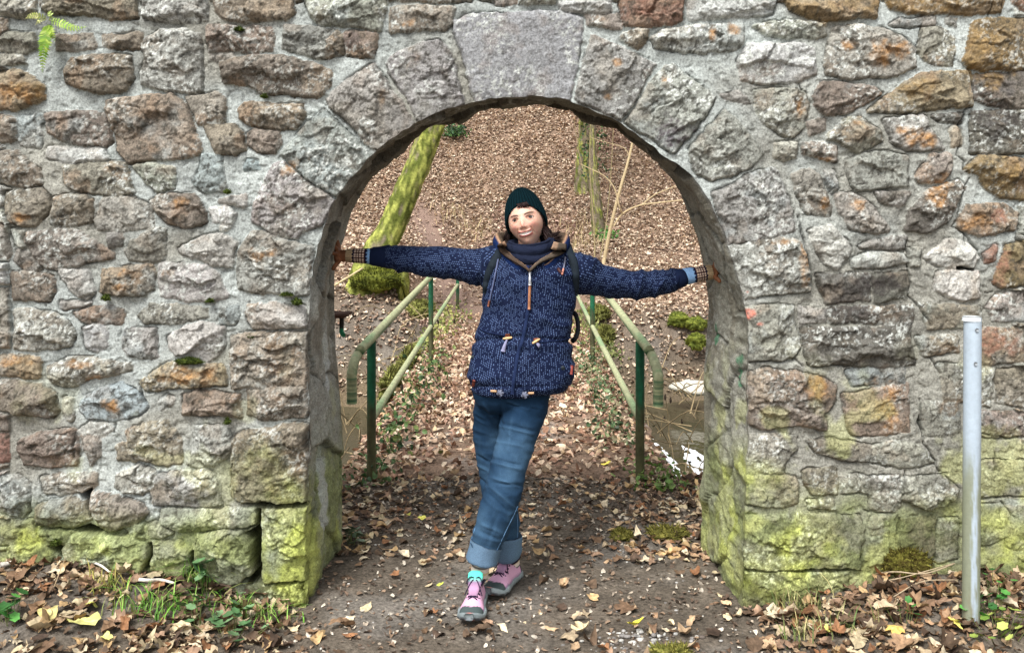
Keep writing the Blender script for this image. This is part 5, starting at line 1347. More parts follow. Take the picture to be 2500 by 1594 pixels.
# single yellow leaves that stand out
def one_leaf(px, py, size, seed, label, col, name="yellow_leaf"):
    p = atpx(px, py) + (0, 0, .035); rg = np.random.default_rng(seed)
    o = leaves(name, np.array([p]), size, seed, 16, 3, .5, .25, [col]); tag(o, label, "leaf")
for k, (px, py, s, lb, c) in enumerate([(225, 1492, .075, "round bright yellow leaf on the left leaf drift", (226, 226, 120)), (205, 1535, .10, "long yellow leaf below the round yellow one", (226, 220, 140)), (258, 1580, .055, "small yellow leaf at the bottom edge on the left", (228, 224, 140)),
        (115, 1512, .09, "pale yellow folded leaf far left", (222, 208, 140)), (997, 1274, .035, "small lemon yellow leaf on the path, left of its neighbour", (230, 224, 110)), (1030, 1279, .05, "lemon yellow leaf on the path left of her ankles", (226, 220, 110)),
        (1555, 1547, .05, "bright yellow leaf at the bottom right of the path", (232, 218, 80)), (1075, 1445, .045, "yellow green leaf left of her front shoe", (190, 206, 90)), (2330, 1540, .075, "yellow leaf just left of the metal post", (224, 206, 110)),
        (2020, 1562, .08, "yellow green curled leaf in the right leaf drift", (206, 204, 110)), (1480, 1155, .05, "yellow leaf near the right railing post", (214, 196, 90)), (2185, 1555, .09, "yellow brown leaf right of the clover", (214, 176, 100))]):
    one_leaf(px, py, s, 300 + k, lb, c)
# pebbles worked into the path
rg = np.random.default_rng(12); mb = MB()
for i in range(420):
    x = rg.uniform(-.85, .95) if i % 3 else rg.normal(.42, .1); y = rg.uniform(2.8, 5.2) if i % 3 else rg.normal(3.42, .05); s = rg.uniform(.002, .0065) * (1 if i % 9 else 1.8)
    mb.ball((x, y, float(gz(x, y)) + s * .3), (s * rg.uniform(.8, 1.6), s, s * .7), 7, 5, lin(*[(170, 168, 164), (130, 126, 122), (200, 198, 190), (110, 100, 92)][rg.integers(0, 4)]))
o = mb.build("pebbles", M_conc); tag(o, "small pale pebbles trodden into the soil of the path", "gravel", kind="stuff")

# fern in the wall, moss in the joints
M_fern = material("fern_frond", fine=.2, fine_scale=60, rough=.55)
fern = empty("wall_fern", W(115, 40, YW - .03), label="yellow green fern growing from a joint at the top left of the wall", cat="fern")
def frond(path, wmax, n, cols, seed, name="frond"):
    rg = np.random.default_rng(seed); mb = MB(); P = curve(path, n + 1)
    mb.tube(P, np.linspace(.0016, .0007, n + 1), 5, lin(*cols[0]))
    for i in range(1, n):
        t = i / n; T = P[min(i + 1, n)] - P[i]; T /= np.linalg.norm(T); S = np.cross(T, (0, -1, 0)); S /= np.linalg.norm(S)
        L = wmax * (math.sin(math.pi * min(1, t * .75 + .22)) ** .8) * (1 - t * .35)
        for s in (-1, 1):
            d = S * s + T * .45 + np.array((0, rg.normal(-.15, .15), 0)); d /= np.linalg.norm(d); w = T * L * .25
            V = [P[i] - w * .5, P[i] + d * L * .5 - w, P[i] + d * L * (1 + rg.normal(0, .05)), P[i] + d * L * .5 + w, P[i] + w * .5]
            V = np.array(V); V[2, 1] += .004; mb.add(V, [(0, 1, 3, 4)], [(1, 2, 3)], lin(*cols[rg.integers(0, len(cols))]) * rg.uniform(.8, 1.2))
    mb.build(name, M_fern, fern)
yf = YW - .065
FG = ((120, 150, 44), (92, 128, 34), (150, 172, 70)); FY = ((196, 198, 130), (170, 182, 96))
frond([W(117, 60, yf + .03), W(112, 90, yf), W(106, 130, yf - .005), W(103, 178, yf + .01)], .036, 20, FG, 1)
frond([W(120, 62, yf + .03), W(126, 80, yf - .01), W(134, 103, yf)], .022, 9, FG, 2)
frond([W(122, 50, yf + .03), W(150, 58, yf - .01), W(180, 70, yf - .01), W(212, 66, yf + .01)], .024, 14, ((176, 204, 104), (150, 190, 80)), 3)
frond([W(115, 48, yf + .03), W(95, 40, yf - .01), W(75, 40, yf - .01), W(62, 46, yf)], .020, 11, FY, 4)
frond([W(110, 50, yf + .03), W(96, 52, yf - .01), W(86, 62, yf)], .014, 8, FY, 5)
frond([W(120, 50, yf + .03), W(124, 40, yf - .01), W(120, 30, yf), W(132, 52, yf)], .016, 8, ((176, 196, 110),), 6)
for k, (px, py, rx, rz, lb) in enumerate([(462, 883, 40, 9, "dark green moss cushion on a ledge in the left part of the wall"), (583, 72, 12, 5, "tiny moss tuft on a block at the upper left"), (645, 236, 9, 6, "tiny moss tuft under the long brown block"),
        (258, 728, 12, 8, "moss tuft in the joint left of the arch, level with her hand"), (512, 735, 10, 5, "small moss spot in a joint left of the corner blocks"), (725, 738, 14, 9, "moss tuft near the left corner below her hand"),
        (700, 720, 16, 4, "moss film along the top of the left corner block"), (554, 1030, 8, 8, "green tuft on the joint above the big lower corner block"), (610, 823, 12, 4, "thin moss line on the top of a corner block"),
        (555, 470, 9, 5, "green tuft left of the rusty arch stone"), (135, 1325, 14, 10, "little weed in the dark gap at the foot of the wall")]):
    p = W(px, py, YW - .03); moss_blob("moss_cushion", (p[0], YW - .028, p[2]), (rx / 780, .013, rz / 780), 400 + k, lb, fuzz=max(60, rx * 16), bl=.010, cols=((52, 66, 30), (98, 112, 50)))
# dry moss beard on the right base
p = W(2215, 1380, YW - .02); moss_blob("dry_moss", (p[0], YW - .01, p[2]), (.09, .012, .05), 430, "brown withered moss at the right foot of the wall", fuzz=900, bl=.02, cols=((92, 82, 42), (132, 128, 60)))
# ------------------------------------------------------------------ the woman in the arch
TY = 3.93                      # distance of her torso
person = empty("person", (W(1275, 900, TY)[0], TY, 0), label="smiling woman in a navy dotted jacket standing cross legged with arms stretched to both jambs", cat="person")
NS = 40
AN = np.linspace(0, 2 * math.pi, NS, endpoint=False)

def ell(c, ra, rb, ua=(1, 0, 0), ub=(0, 1, 0), p=2.0):
    ca, sa = np.cos(AN), np.sin(AN)
    ca = np.sign(ca) * np.abs(ca) ** (2 / p); sa = np.sign(sa) * np.abs(sa) ** (2 / p)
    return np.asarray(c, float) + ca[:, None] * ra * np.asarray(ua, float) + sa[:, None] * rb * np.asarray(ub, float)

def limb_rings(rows, n=40, p=2.0, flat=1.0):
    """rows: (px, py, Y, radius px) -> smooth rings perpendicular to the path"""
    A_ = np.array([[*W(a, b, Y), r * Y / F] for a, b, Y, r in rows]); C = curve(A_, n); P = C[:, :3]; r = C[:, 3]
    T = np.gradient(P, axis=0); T /= np.linalg.norm(T, axis=1)[:, None]
    out = []
    for i in range(n):
        u = np.cross(T[i], (0, 1, 0)); u /= np.linalg.norm(u); v_ = np.cross(u, T[i])
        out.append(ell(P[i], r[i], r[i] * flat, u, v_, p))
    return np.array(out)

def torso_rings(rows, n=50):
    """rows: (cx px, cy px, half width px, half depth m, dY)"""
    A_ = np.array([[*W(a, b, TY), w * TY / F, d, dy] for a, b, w, d, dy in rows]); C = curve(A_, n)
    return np.array([ell((c[0], TY + c[5], c[2]), c[3], c[4], p=2.3) for c in C])

# ---- jacket ------------------------------------------------
J = MB()
J.loft(torso_rings([(1299, 609, 60, .06, .02), (1298, 612, 84, .07, .02), (1298, 618, 96, .085, .015), (1297, 632, 108, .10, .01), (1295, 660, 114, .118, 0), (1292, 700, 113, .125, 0), (1291, 735, 112, .122, 0),
                    (1283, 780, 113, .118, 0), (1277, 815, 119, .120, -.005), (1274.5, 838, 121, .118, -.01), (1274, 860, 125, .130, -.01), (1271.5, 905, 129, .142, -.01), (1271, 935, 121, .140, -.01), (1270, 949, 116, .134, -.01), (1270, 957, 106, .118, -.01)], 70))
LARM = [(1262, 640, 3.95, 36), (1215, 642, 3.95, 44), (1175, 652, 3.97, 46), (1132, 647, 4.0, 40), (1073, 641, 4.04, 40), (1030, 638, 4.07, 36), (1000, 634, 4.09, 34), (960, 630, 4.11, 31), (938, 627, 4.12, 26)]
RARM = [(1335, 650, 3.95, 36), (1380, 658, 3.95, 46), (1420, 670, 3.97, 50), (1460, 683, 4.0, 44), (1526, 694, 4.05, 38), (1570, 695, 4.08, 36), (1610, 692, 4.10, 33), (1634, 686, 4.12, 28), (1652, 681, 4.13, 24)]
J.loft(limb_rings(LARM, 60)); J.loft(limb_rings(RARM, 60))
Vj, Pj, _ = J.arrays()
Vj, Pj, Nj = remesh(Vj, Pj, .0055, 4)
pxj = CX + Vj[:, 0] * F / Vj[:, 1]; pyj = CY + (ZC - Vj[:, 2]) * F / Vj[:, 1]
isL = (pxj < 1174) & (pyj < 738); isR = (pxj > 1410) & (pyj < 745); arm = isL | isR
# folds: rings along the sleeves, drapes on the body
sl_n = (1 - np.abs(fbm(Vj[:, 0] * 13 + 3, (Vj[:, 2] - 1.3) * 5 + Vj[:, 1] * 3, 3, 900))) ** 2
bo_n = (1 - np.abs(fbm(Vj[:, 0] * 6 + Vj[:, 2] * 2.5, Vj[:, 2] * 7, 3, 901))) ** 2
top_ = sstep(-.2, .8, Nj[:, 2])
dsp = np.where(arm, .013 * (sl_n - .55) , .013 * (bo_n - .5))
dsp += .0025 * fbm(Vj[:, 0] * 26, Vj[:, 2] * 26, 3, 902)
yw = 838 - 12 * np.cos((pxj - 1275) / 60)      # drawstring cinch at the waist
dsp += np.where(arm, 0, -.011 * np.exp(-((pyj - (822 + .10 * (pxj - 1270) * np.sign(pxj - 1275))) / 6) ** 2) + .006 * np.exp(-((pyj - 845) / 12) ** 2))
dsp += np.where(arm, 0, -.006 * np.exp(-((pyj - 944) / 3.5) ** 2))
dsp *= sstep(606, 628, pyj)
Vj = Vj + Nj * dsp[:, None]
Lx = np.array([W(p[0], p[1], p[2]) for p in LARM]); Rx = np.array([W(p[0], p[1], p[2]) for p in RARM])
def around(V, L):
    cy = np.interp(V[:, 0], np.sort(L[:, 0]), L[np.argsort(L[:, 0]), 1]); cz = np.interp(V[:, 0], np.sort(L[:, 0]), L[np.argsort(L[:, 0]), 2])
    return np.arctan2(V[:, 2] - cz, -(V[:, 1] - cy))
u = np.where(isL, around(Vj, Lx) * .066, np.where(isR, around(Vj, Rx) * .066, np.arctan2(Vj[:, 0] + .01, -(Vj[:, 1] - TY)) * .165))
v_ = np.where(arm, Vj[:, 0], Vj[:, 2])
cj = lin(13, 25, 55) * (1 + .10 * fbm(Vj[:, 0] * 8, Vj[:, 2] * 8, 3, 903))[:, None]
cuffm = ((pxj < 938) | (pxj > 1650 + .0 * pyj)) & arm
def dots(t, b, tc):
    at = t.nodes.new('ShaderNodeAttribute'); at.attribute_name = 'duv'
    wn = t.nodes.new('ShaderNodeTexNoise'); wn.inputs['Scale'].default_value = 30
    t.links.new(tc.outputs['Object'], wn.inputs['Vector'])
    sp = t.nodes.new('ShaderNodeSeparateXYZ'); t.links.new(at.outputs['Vector'], sp.inputs[0])
    def M(op, a, b_=None, c=None):
        n = t.nodes.new('ShaderNodeMath'); n.operation = op
        for i, q in enumerate((a, b_, c)):
            if q is None: continue
            if isinstance(q, (int, float)): n.inputs[i].default_value = q
            else: t.links.new(q, n.inputs[i])
        return n.outputs[0]
    wob = M('MULTIPLY', M('SUBTRACT', wn.outputs[0], .5), .9)
    U = M('ADD', M('MULTIPLY', sp.outputs[0], 1 / .0082), wob); Vv_ = M('MULTIPLY', sp.outputs[1], 1 / .0086)
    iu = M('FLOOR', U); Vo = M('ADD', Vv_, M('MULTIPLY', M('FRACT', M('MULTIPLY', iu, .37)), 1.0)); iv = M('FLOOR', Vo)
    cb = t.nodes.new('ShaderNodeCombineXYZ'); t.links.new(iu, cb.inputs[0]); t.links.new(iv, cb.inputs[1])
    wh = t.nodes.new('ShaderNodeTexWhiteNoise'); wh.noise_dimensions = '2D'; t.links.new(cb.outputs[0], wh.inputs['Vector'])
    du = M('ABSOLUTE', M('SUBTRACT', M('FRACT', U), .5)); dv = M('ABSOLUTE', M('SUBTRACT', M('FRACT', Vo), .5))
    m = M('MULTIPLY', M('LESS_THAN', du, .17), M('LESS_THAN', dv, .30))
    m = M('MULTIPLY', m, M('GREATER_THAN', wh.outputs['Value'], .34)); m = M('MULTIPLY', m, M('LESS_THAN', sp.outputs[0], 50.0))
    m = M('MULTIPLY', m, M('MULTIPLY_ADD', wh.outputs['Value'], .55, .4))
    mx = t.nodes.new('ShaderNodeMix'); mx.data_type = 'RGBA'
    src = b.inputs['Base Color'].links[0].from_socket
    t.links.new(m, mx.inputs[0]); t.links.new(src, mx.inputs[6]); mx.inputs[7].default_value = (*lin(98, 120, 162), 1)
    t.links.new(mx.outputs[2], b.inputs['Base Color'])
M_jacket = material("dotted_fabric", fine=.12, fine_scale=120, rough=.85, spec=.2, extra=dots)
u = np.where(cuffm, 100, u)
jacket = build("jacket", Vj, Pj, M_jacket, None, cj, True, np.stack([u, v_], -1)); attach(jacket, person)
bvh = BVHTree.FromPolygons([tuple(p) for p in Vj], [tuple(int(i) for i in f) for P_ in Pj for f in P_])
def onj(px, py, lift=.002):
    d = Vector(W(px, py, 1.0)) - Vector((0, 0, ZC)); d.normalize()
    h = bvh.ray_cast(Vector((0, 0, ZC)), d)
    if h[0] is None: return W(px, py, TY - .11)
    return np.array(h[0] - d * lift)
M_plain = material("plain_fabric", fine=.15, fine_scale=150, rough=.85, spec=.2, bump=.2, bump_scale=300, bdist=.001)
M_leather = material("tan_leather", fine=.2, fine_scale=90, rough=.55, spec=.4)
M_met = material("zip_metal", rough=.35, spec=.6, metal=.6)
def strip(name, pts, w, col, mat, parent, lift=.002, thick=.0015, n=40):
    """a ribbon laid on the jacket"""
    C = curve([(a, b) for a, b in pts], n); P = np.array([onj(a, b, lift) for a, b in C])
    for _ in range(2): P[1:-1] = (P[:-2] + P[1:-1] * 2 + P[2:]) / 4
    T = np.gradient(P, axis=0); T /= np.linalg.norm(T, axis=1)[:, None]
    S = np.cross(T, (0, -1, 0)); S /= np.linalg.norm(S, axis=1)[:, None]
    N_ = np.cross(S, T); N_ *= np.where(N_[:, 1:2] > 0, -1, 1)
    w = np.broadcast_to(np.asarray(w, float), (n,))[:, None]
    R = np.stack([P - S * w, P - S * w + N_ * thick, P + N_ * thick * 1.4, P + S * w + N_ * thick, P + S * w, P - N_ * thick], 1)
    mb = MB(); mb.loft(R, lin(*col)); o = mb.build(name, mat); attach(o, parent) if parent is person else None
    if parent is not person: o.parent = parent
    return o
def under(o, par):
    """make o (world coordinates) a child of a part of the person"""
    o.parent = par; return o
strip("zipper", [(1292, 664), (1290, 720), (1288, 766), (1282, 800), (1276, 830), (1269, 850), (1263, 872), (1258, 905), (1253, 942), (1251, 962)], .0075, (28, 42, 76), M_plain, jacket, .002, .002, 60)
strip("zip_pull", [(1293.5, 697), (1292.5, 720), (1291.5, 755)], .0052, (172, 116, 84), M_leather, jacket, .009, .0025, 10)
mb = MB(); P = [onj(1293.5, q, .010) for q in (662, 668, 674, 680, 686, 692, 696)]; mb.tube(P, [.0045, .006, .004, .006, .005, .007, .006], 8, lin(214, 216, 220)); under(mb.build("zip_slider", M_met), jacket)
strip("drawstring", [(1217, 628), (1211, 660), (1205, 690), (1199, 715), (1195, 738)], .0030, (96, 104, 136), M_plain, jacket, .004, .003, 24)
strip("drawstring_tip", [(1195, 733), (1192, 747)], .0038, (176, 110, 88), M_leather, jacket, .006, .003, 6)
strip("drawstring", [(1380, 628), (1378, 645), (1375, 658)], .0030, (120, 122, 140), M_plain, jacket, .004, .003, 10)
strip("drawstring_tip", [(1375.5, 656), (1372, 671)], .0038, (190, 128, 110), M_leather, jacket, .006, .003, 6)
strip("pocket_tab", [(1362, 655), (1368, 664), (1374, 668)], .006, (70, 38, 36), M_leather, jacket, .004, .003, 6)
strip("waist_seam", [(1169, 802), (1190, 811), (1215, 816), (1240, 820)], .0022, (18, 32, 66), M_plain, jacket, .003, .003, 24)
strip("waist_seam", [(1312, 835), (1340, 834), (1370, 830), (1394, 824)], .0022, (18, 32, 66), M_plain, jacket, .003, .003, 24)
for (ax, ay, bx, by, tx, ty) in ((1228, 827, 1250, 824, 1230, 858), (1300, 838, 1317, 828, 1314, 845)):
    strip("leather_patch", [((ax + bx) / 2, ay - 12), ((ax + bx) / 2 + 1, ay - 2)], .010, (120, 66, 44), M_leather, jacket, .004, .002, 6)
    mb = MB(); mb.tube(curve([onj(ax, ay, .012), onj((ax + bx) / 2, (ay + by) / 2, .014), onj(bx, by, .012)], 8), [.003, .0045, .005, .005, .005, .005, .0045, .003], 8, lin(226, 190, 136)); under(mb.build("toggle", M_leather), jacket)
    strip("cord_end", [((ax + bx) / 2, ay), (tx + 2, (ay + ty) / 2), (tx - 2, ty)], np.interp(np.linspace(0, 1, 8), [0, 1], [.003, .009]), (140, 140, 170), M_plain, jacket, .006, .003, 8)
strip("label_tab", [(1157, 928), (1155, 942)], .006, (150, 78, 64), M_leather, jacket, .003, .003, 6)
strip("label_tab", [(1396, 893), (1394, 914)], .006, (140, 60, 50), M_leather, jacket, .003, .003, 6)
for (kx, ky, sd) in ((1221, 959, -1), (1281, 964, 1)):
    mb = MB(); c = onj(kx, ky - 4, .016); c[2] -= .006
    for q in range(5):
        a = q * 1.3; mb.tube(curve([c + np.array((math.cos(a) * .012, -.003 + .006 * math.sin(a * 2), math.sin(a) * .011)), c + np.array((0, -.010, 0)), c + np.array((math.cos(a + 2.2) * .012, 0, math.sin(a + 2.2) * .012))], 8), .0045, 7, lin(112, 116, 134))
    under(mb.build("hem_knot", M_plain), jacket)
    strip("hem_toggle", [(kx + sd * 22, ky - 5), (kx + sd * 8, ky - 4)], .0045, (196, 158, 120), M_leather, jacket, .008, .005, 6)
for (bx, by) in ((1155, 872), (1374, 898)):
    q = onj(bx, by, .002); mb = MB(); mb.ball(q, (.009, .004, .009), 12, 6, lin(22, 34, 40)); under(mb.build("snap_button", M_leather), jacket)
# plain navy cuffs
for ar in (LARM, RARM):
    a, b = ar[-2], ar[-1]
    ex = (911, 626, 4.125, 22.5) if ar is LARM else (1663, 679, 4.135, 22)
    mb = MB(); R = limb_rings([(b[0] + (14 if ar is LARM else -16), b[1], b[2], b[3] + 3.5), (b[0] + (4 if ar is LARM else -4), b[1], b[2], b[3] + 2.0), ((b[0] + ex[0]) / 2, (b[1] + ex[1]) / 2, 4.12, ex[3] + 2), (ex[0], ex[1], ex[2], ex[3]), (ex[0] + (3 if ar is LARM else -3), ex[1], ex[2], ex[3] - 5)], 16)
    mb.loft(R, lin(16, 30, 60)); under(mb.build("cuff", M_plain), jacket)

# ---- hood and collar: dark brown pile lining with a tan edge
mb = MB(); R = []; C = []
nR = 64
for i in range(nR):
    t = -1 + 2 * i / (nR - 1)                    # -1 left tip in front, 0 nape, +1 right tip
    a = t * 2.78                                  # angle round the neck, 0 at the back
    fr = sstep(1.25, 2.78, abs(a))
    cxp = 1299 + (84 - 26 * fr - 56 * fr ** 4) * math.sin(a) / max(.35, 1)
    rx = .142 * math.sin(a) * (1 - .0 * fr)
    X = W(1298, 600, TY)[0] + rx * (1 - .15 * fr)
    X = X if abs(t) < .999 else W(1293, 600, TY)[0]
    Yp = TY + .03 + math.cos(a) * .105
    Z = W(1298, 592, TY)[2] - .105 * fr ** 1.5
    Yp -= .035 * fr
    th = .040 * (1 - .55 * fr)
    out = np.array((math.sin(a), math.cos(a), 0))
    for k in range(16): pass
    q = np.linspace(0, 2 * math.pi, 16, endpoint=False)
    ring = np.array((X, Yp, Z)) + np.cos(q)[:, None] * out * th * .62 + np.sin(q)[:, None] * np.array((0, 0, 1.0)) * th
    R.append(ring)
    inner = (np.cos(q) < .25)
    edge_ = (np.abs(np.cos(q) - .35) < .3) & (np.sin(q) > .2)
    c = np.where(edge_[:, None], lin(178, 142, 112), np.where(inner[:, None], lin(84, 70, 58), lin(24, 42, 84)))
    C.append(c)
R = np.array(R); mb.loft(R, None); mb.C[-1] = np.vstack([np.array(C).reshape(-1, 3), lin(30, 46, 84), lin(30, 46, 84)])
M_pile = material("pile_fabric", fine=.3, fine_scale=160, rough=.95, spec=.1, bump=.6, bump_scale=200, bdist=.002)
under(mb.build("hood", M_pile), jacket)
# collar flaps laid open on the chest
def flap(outer, inner, nm, col_in, col_edge):
    n = 24; O = curve(outer, n); I = curve(inner, n); m = 8; V = np.zeros((n, m, 3)); C = np.zeros((n, m, 3))
    for i in range(n):
        for j in range(m):
            t = j / (m - 1); q = O[i] * (1 - t) + I[i] * t
            p = onj(q[0], q[1], .010 + .022 * math.sin(math.pi * min(1, t * 1.2 + .1)) ** .7); V[i, j] = p
            C[i, j] = lin(*(col_edge if (t > .62 and nm) or t < .0 else col_in)) if t > .12 else lin(16, 22, 34)
    mb = MB(); mb.add(V.reshape(-1, 3), grid_faces(n, m), None, C.reshape(-1, 3)); o = mb.build("collar", M_pile)
    md = o.modifiers.new("thick", 'SOLIDIFY'); md.thickness = .006; md.offset = 0
    under(o, jacket)
flap([(1214, 600), (1222, 616), (1240, 630), (1262, 643), (1282, 655), (1292, 663)], [(1232, 588), (1242, 608), (1254, 622), (1268, 636), (1284, 650), (1293, 658)], 1, (80, 66, 56), (150, 120, 98))
flap([(1384, 596), (1382, 614), (1366, 624), (1342, 632), (1318, 642), (1294, 663)], [(1352, 590), (1344, 608), (1330, 620), (1318, 630), (1308, 642), (1294, 656)], 1, (84, 74, 64), (156, 128, 106))
# ---- knitted snood
SX, SY_ = W(1298, 600, TY)[0], TY - .002
M_knit = material("navy_knit", fine=.25, fine_scale=220, rough=.95, spec=.1, bump=.5, bump_scale=260, bdist=.002)
nz_, na_ = 60, 120
aa = np.linspace(0, 2 * math.pi, na_, endpoint=False); R = []
for i in range(nz_):
    t = i / (nz_ - 1)
    front = (1 - np.sin(aa)) / 2           # 1 at the front (towards -Y)
    zt = 1.450 - .026 * front ** 2 + .010 * np.cos(aa) ; zb = 1.325 - .030 * front ** 3
    z_ = zt * (1 - t) + zb * t
    fold = .0085 * np.abs(np.sin((t * 3.4 + .30 * np.sin(aa * 1 + .7) + .16 * np.sin(2 * aa)) * math.pi)) + .004 * fbm(np.cos(aa) * 3 + 9, np.sin(aa) * 3 + t * 4, 3, 990) + .0012 * np.sin(aa * 60) * .8 + .001 * np.sin(t * 150)
    rad = .080 + .018 * math.sin(math.pi * min(1, t * .9 + .18)) + fold - .012 * max(0, t - .75) * 4 * (1 - 0)
    if i == 0: rad = rad - .016
    R.append(np.stack([SX + rad * 1.02 * np.cos(aa) + (z_ - 1.38) * -.02, SY_ + rad * .95 * np.sin(aa) - .016, z_], -1))
R = np.array(R); inn = R[0].copy(); inn[:, :2] = (inn[:, :2] - (SX, SY_)) * .8 + (SX, SY_); inn[:, 2] -= .03; R = np.concatenate([inn[None], R])
mb = MB(); mb.loft(R, lin(31, 37, 56), caps=False); under(mb.build("snood", M_knit), person) if False else attach(mb.build("snood", M_knit), person)

# ---- head ---------------------------------------------------
HC = W(1284, 538, 3.915)                # centre of the head between the eyes, inside the skull
HC[1] = 3.925
HR = Matrix.Rotation(math.radians(-13.0), 3, 'Y') @ Matrix.Rotation(math.radians(-9), 3, 'Z') @ Matrix.Rotation(math.radians(-8), 3, 'X')
HRn = np.array(HR)
def head_w(P): return np.asarray(P) @ HRn.T + HC
G = lambda x, z, cx_, cz_, sx_, sz_: np.exp(-((x - cx_) / sx_) ** 2 - ((z - cz_) / sz_) ** 2)
def face_shape(th, ph):
    """th 0..pi from the crown, ph = 0 towards the camera; returns local points"""
    x = np.sin(th) * np.sin(ph); y = -np.sin(th) * np.cos(ph); z = np.cos(th)
    X = x * .0735; Y = y * .094; Z = np.where(z > 0, z * .108, z * .121)
    low = sstep(-.015, -.112, Z)
    X = X * (1 - .38 * low ** 1.25); Y = Y * (1 - .10 * low) - .006 * low * (y < 0)
    Y = np.where(y > 0, Y * (1 - .25 * low), Y)
    w = sstep(.05, .65, -y)
    ax = np.abs(X)
    d = np.zeros_like(X)
    d += .010 * G(X, Z, 0, -.045, .045, .06)                            # flatter, longer face plane
    d += .0135 * np.exp(-(X / .0090) ** 2) * sstep(.010, -.030, Z) * sstep(-.047, -.037, Z)   # nose bridge to tip
    d += .0050 * G(X, Z, 0, -.034, .0080, .009)
    d += .0045 * G(ax, Z, .0120, -.037, .0055, .0065)                   # nostril wings
    d += -.0085 * G(ax, Z, .031, -.001, .017, .0115)                    # sockets
    d += .0040 * G(ax, Z, .030, .019, .022, .007)                       # brow
    d += .0065 * G(ax, Z, .040, -.030, .017, .015)                      # smiling cheeks
    d += -.0030 * np.exp(-((ax - (.0265 + .35 * np.maximum(-.040 - Z, 0))) / .0032) ** 2) * sstep(-.036, -.044, Z) * sstep(-.075, -.062, Z)
    my = -.0635 + 7.5 * X ** 2                                            # smile curve
    d += .0055 * np.exp(-((Z - my - .006) / .0042) ** 2) * sstep(.029, .022, ax)
    d += .0062 * np.exp(-((Z - my + .0085) / .0048) ** 2) * sstep(.026, .018, ax)
    d += -.0025 * np.exp(-((Z - my + .001) / .0035) ** 2) * sstep(.028, .022, ax)
    d += -.0010 * G(X, Z, 0, -.082, .022, .005) + .0060 * G(X, Z, 0, -.099, .017, .013)
    alm = 1 - np.abs((Z + .001 + .10 * (ax - .031)) / (.0066 * np.sqrt(np.clip(1 - ((ax - .031) / .0160) ** 2, 0.001, 1))))
    alm = np.where(np.abs(ax - .031) < .0160, alm, -1)
    d += -.0055 * sstep(-.1, .35, alm)
    d += .0017 * sstep(-.9, -.25, alm) * sstep(.1, -.15, alm) * (np.abs(ax - .031) < .018)
    Y = Y - d * w
    return np.stack([X, Y, Z], -1), w, alm, my
nt_, np_ = 260, 420
th = np.linspace(.02, math.pi - .02, nt_)
ph0 = np.linspace(-math.pi, math.pi, np_, endpoint=False); ph = ph0 - .55 * np.sin(ph0) * .6   # denser at the face
T_, Pp = np.meshgrid(th, ph, indexing='ij')
Lh, w, alm, my = face_shape(T_, Pp)
X, Yl, Z = Lh[..., 0], Lh[..., 1], Lh[..., 2]; ax = np.abs(X)
skin = lin(232, 186, 164) * np.ones(X.shape + (3,))
def mixc(C, t, c): return C * (1 - t[..., None]) + lin(*c) * t[..., None]
skin = mixc(skin, .5 * G(ax, Z, .040, -.032, .020, .016) * w, (216, 128, 116))
skin = mixc(skin, .30 * G(X, Z, 0, -.034, .013, .010) * w, (210, 132, 116))
skin = mixc(skin, .30 * np.exp(-((alm + .5) / .55) ** 2) * w * (alm > -1), (150, 100, 84))
skin = mixc(skin, .55 * G(ax, Z, .031, -.013, .014, .0035) * w, (190, 138, 118))
brow = np.exp(-((Z - (.0165 + .10 * (ax - .03) - 9 * (ax - .032) ** 2)) / .0030) ** 2) * sstep(.010, .015, ax) * sstep(.053, .045, ax)
skin = mixc(skin, .97 * brow * w, (44, 30, 26))
lash = (np.exp(-((alm + .10) / .22) ** 2) * ((Z > -.001 - .10 * (ax - .031)) * .95 + (Z <= -.001 - .10 * (ax - .031)) * .45)) * (np.abs(ax - .031) < .0165)
skin = mixc(skin, lash * w, (34, 22, 20))
tooth_h = .0050 * np.sqrt(np.clip(1 - (X / .0265) ** 2, 0, 1)) + 1e-5
tm = sstep(1.15, .8, np.abs(Z - my + .001) / tooth_h) * (ax < .0265)
lip = np.clip(np.exp(-((Z - my - .0062) / .0030) ** 2) + np.exp(-((Z - my + .0090) / .0044) ** 2), 0, 1) * sstep(.032, .026, ax)
skin = mixc(skin, .9 * lip * w, (172, 78, 80))
skin = mixc(skin, .8 * np.exp(-((ax - .0300) / .003) ** 2 - ((Z - my) / .003) ** 2) * w, (110, 50, 46))
skin = mixc(skin, tm * w, (248, 244, 238))
skin = mixc(skin, tm * w * .35 * (np.abs(np.sin(X * 480)) > .93), (150, 110, 100))
skin = mixc(skin, .5 * G(ax, Z, .0085, -.0445, .0034, .0022) * w, (90, 44, 38))
skin = mixc(skin, .40 * np.exp(-((ax - (.0275 + .35 * np.maximum(-.040 - Z, 0))) / .0022) ** 2) * sstep(-.034, -.044, Z) * sstep(-.072, -.06, Z) * w, (170, 106, 92))
V0 = head_w(Lh.reshape(-1, 3))
B = MB()
Q = grid_faces(nt_, np_, False, True)
ca, cb_ = head_w([0, 0, .108]), head_w([0, 0, -.116])
j = np.arange(np_); j2 = (j + 1) % np_
B.add(np.vstack([V0, ca, cb_]), Q[:, ::-1], np.vstack([np.stack([j, j2, np.full(np_, nt_ * np_)], -1), np.stack([(nt_ - 1) * np_ + j2, (nt_ - 1) * np_ + j, np.full(np_, nt_ * np_ + 1)], -1)]), np.vstack([skin.reshape(-1, 3), skin[0, :1], skin[-1, :1]]))
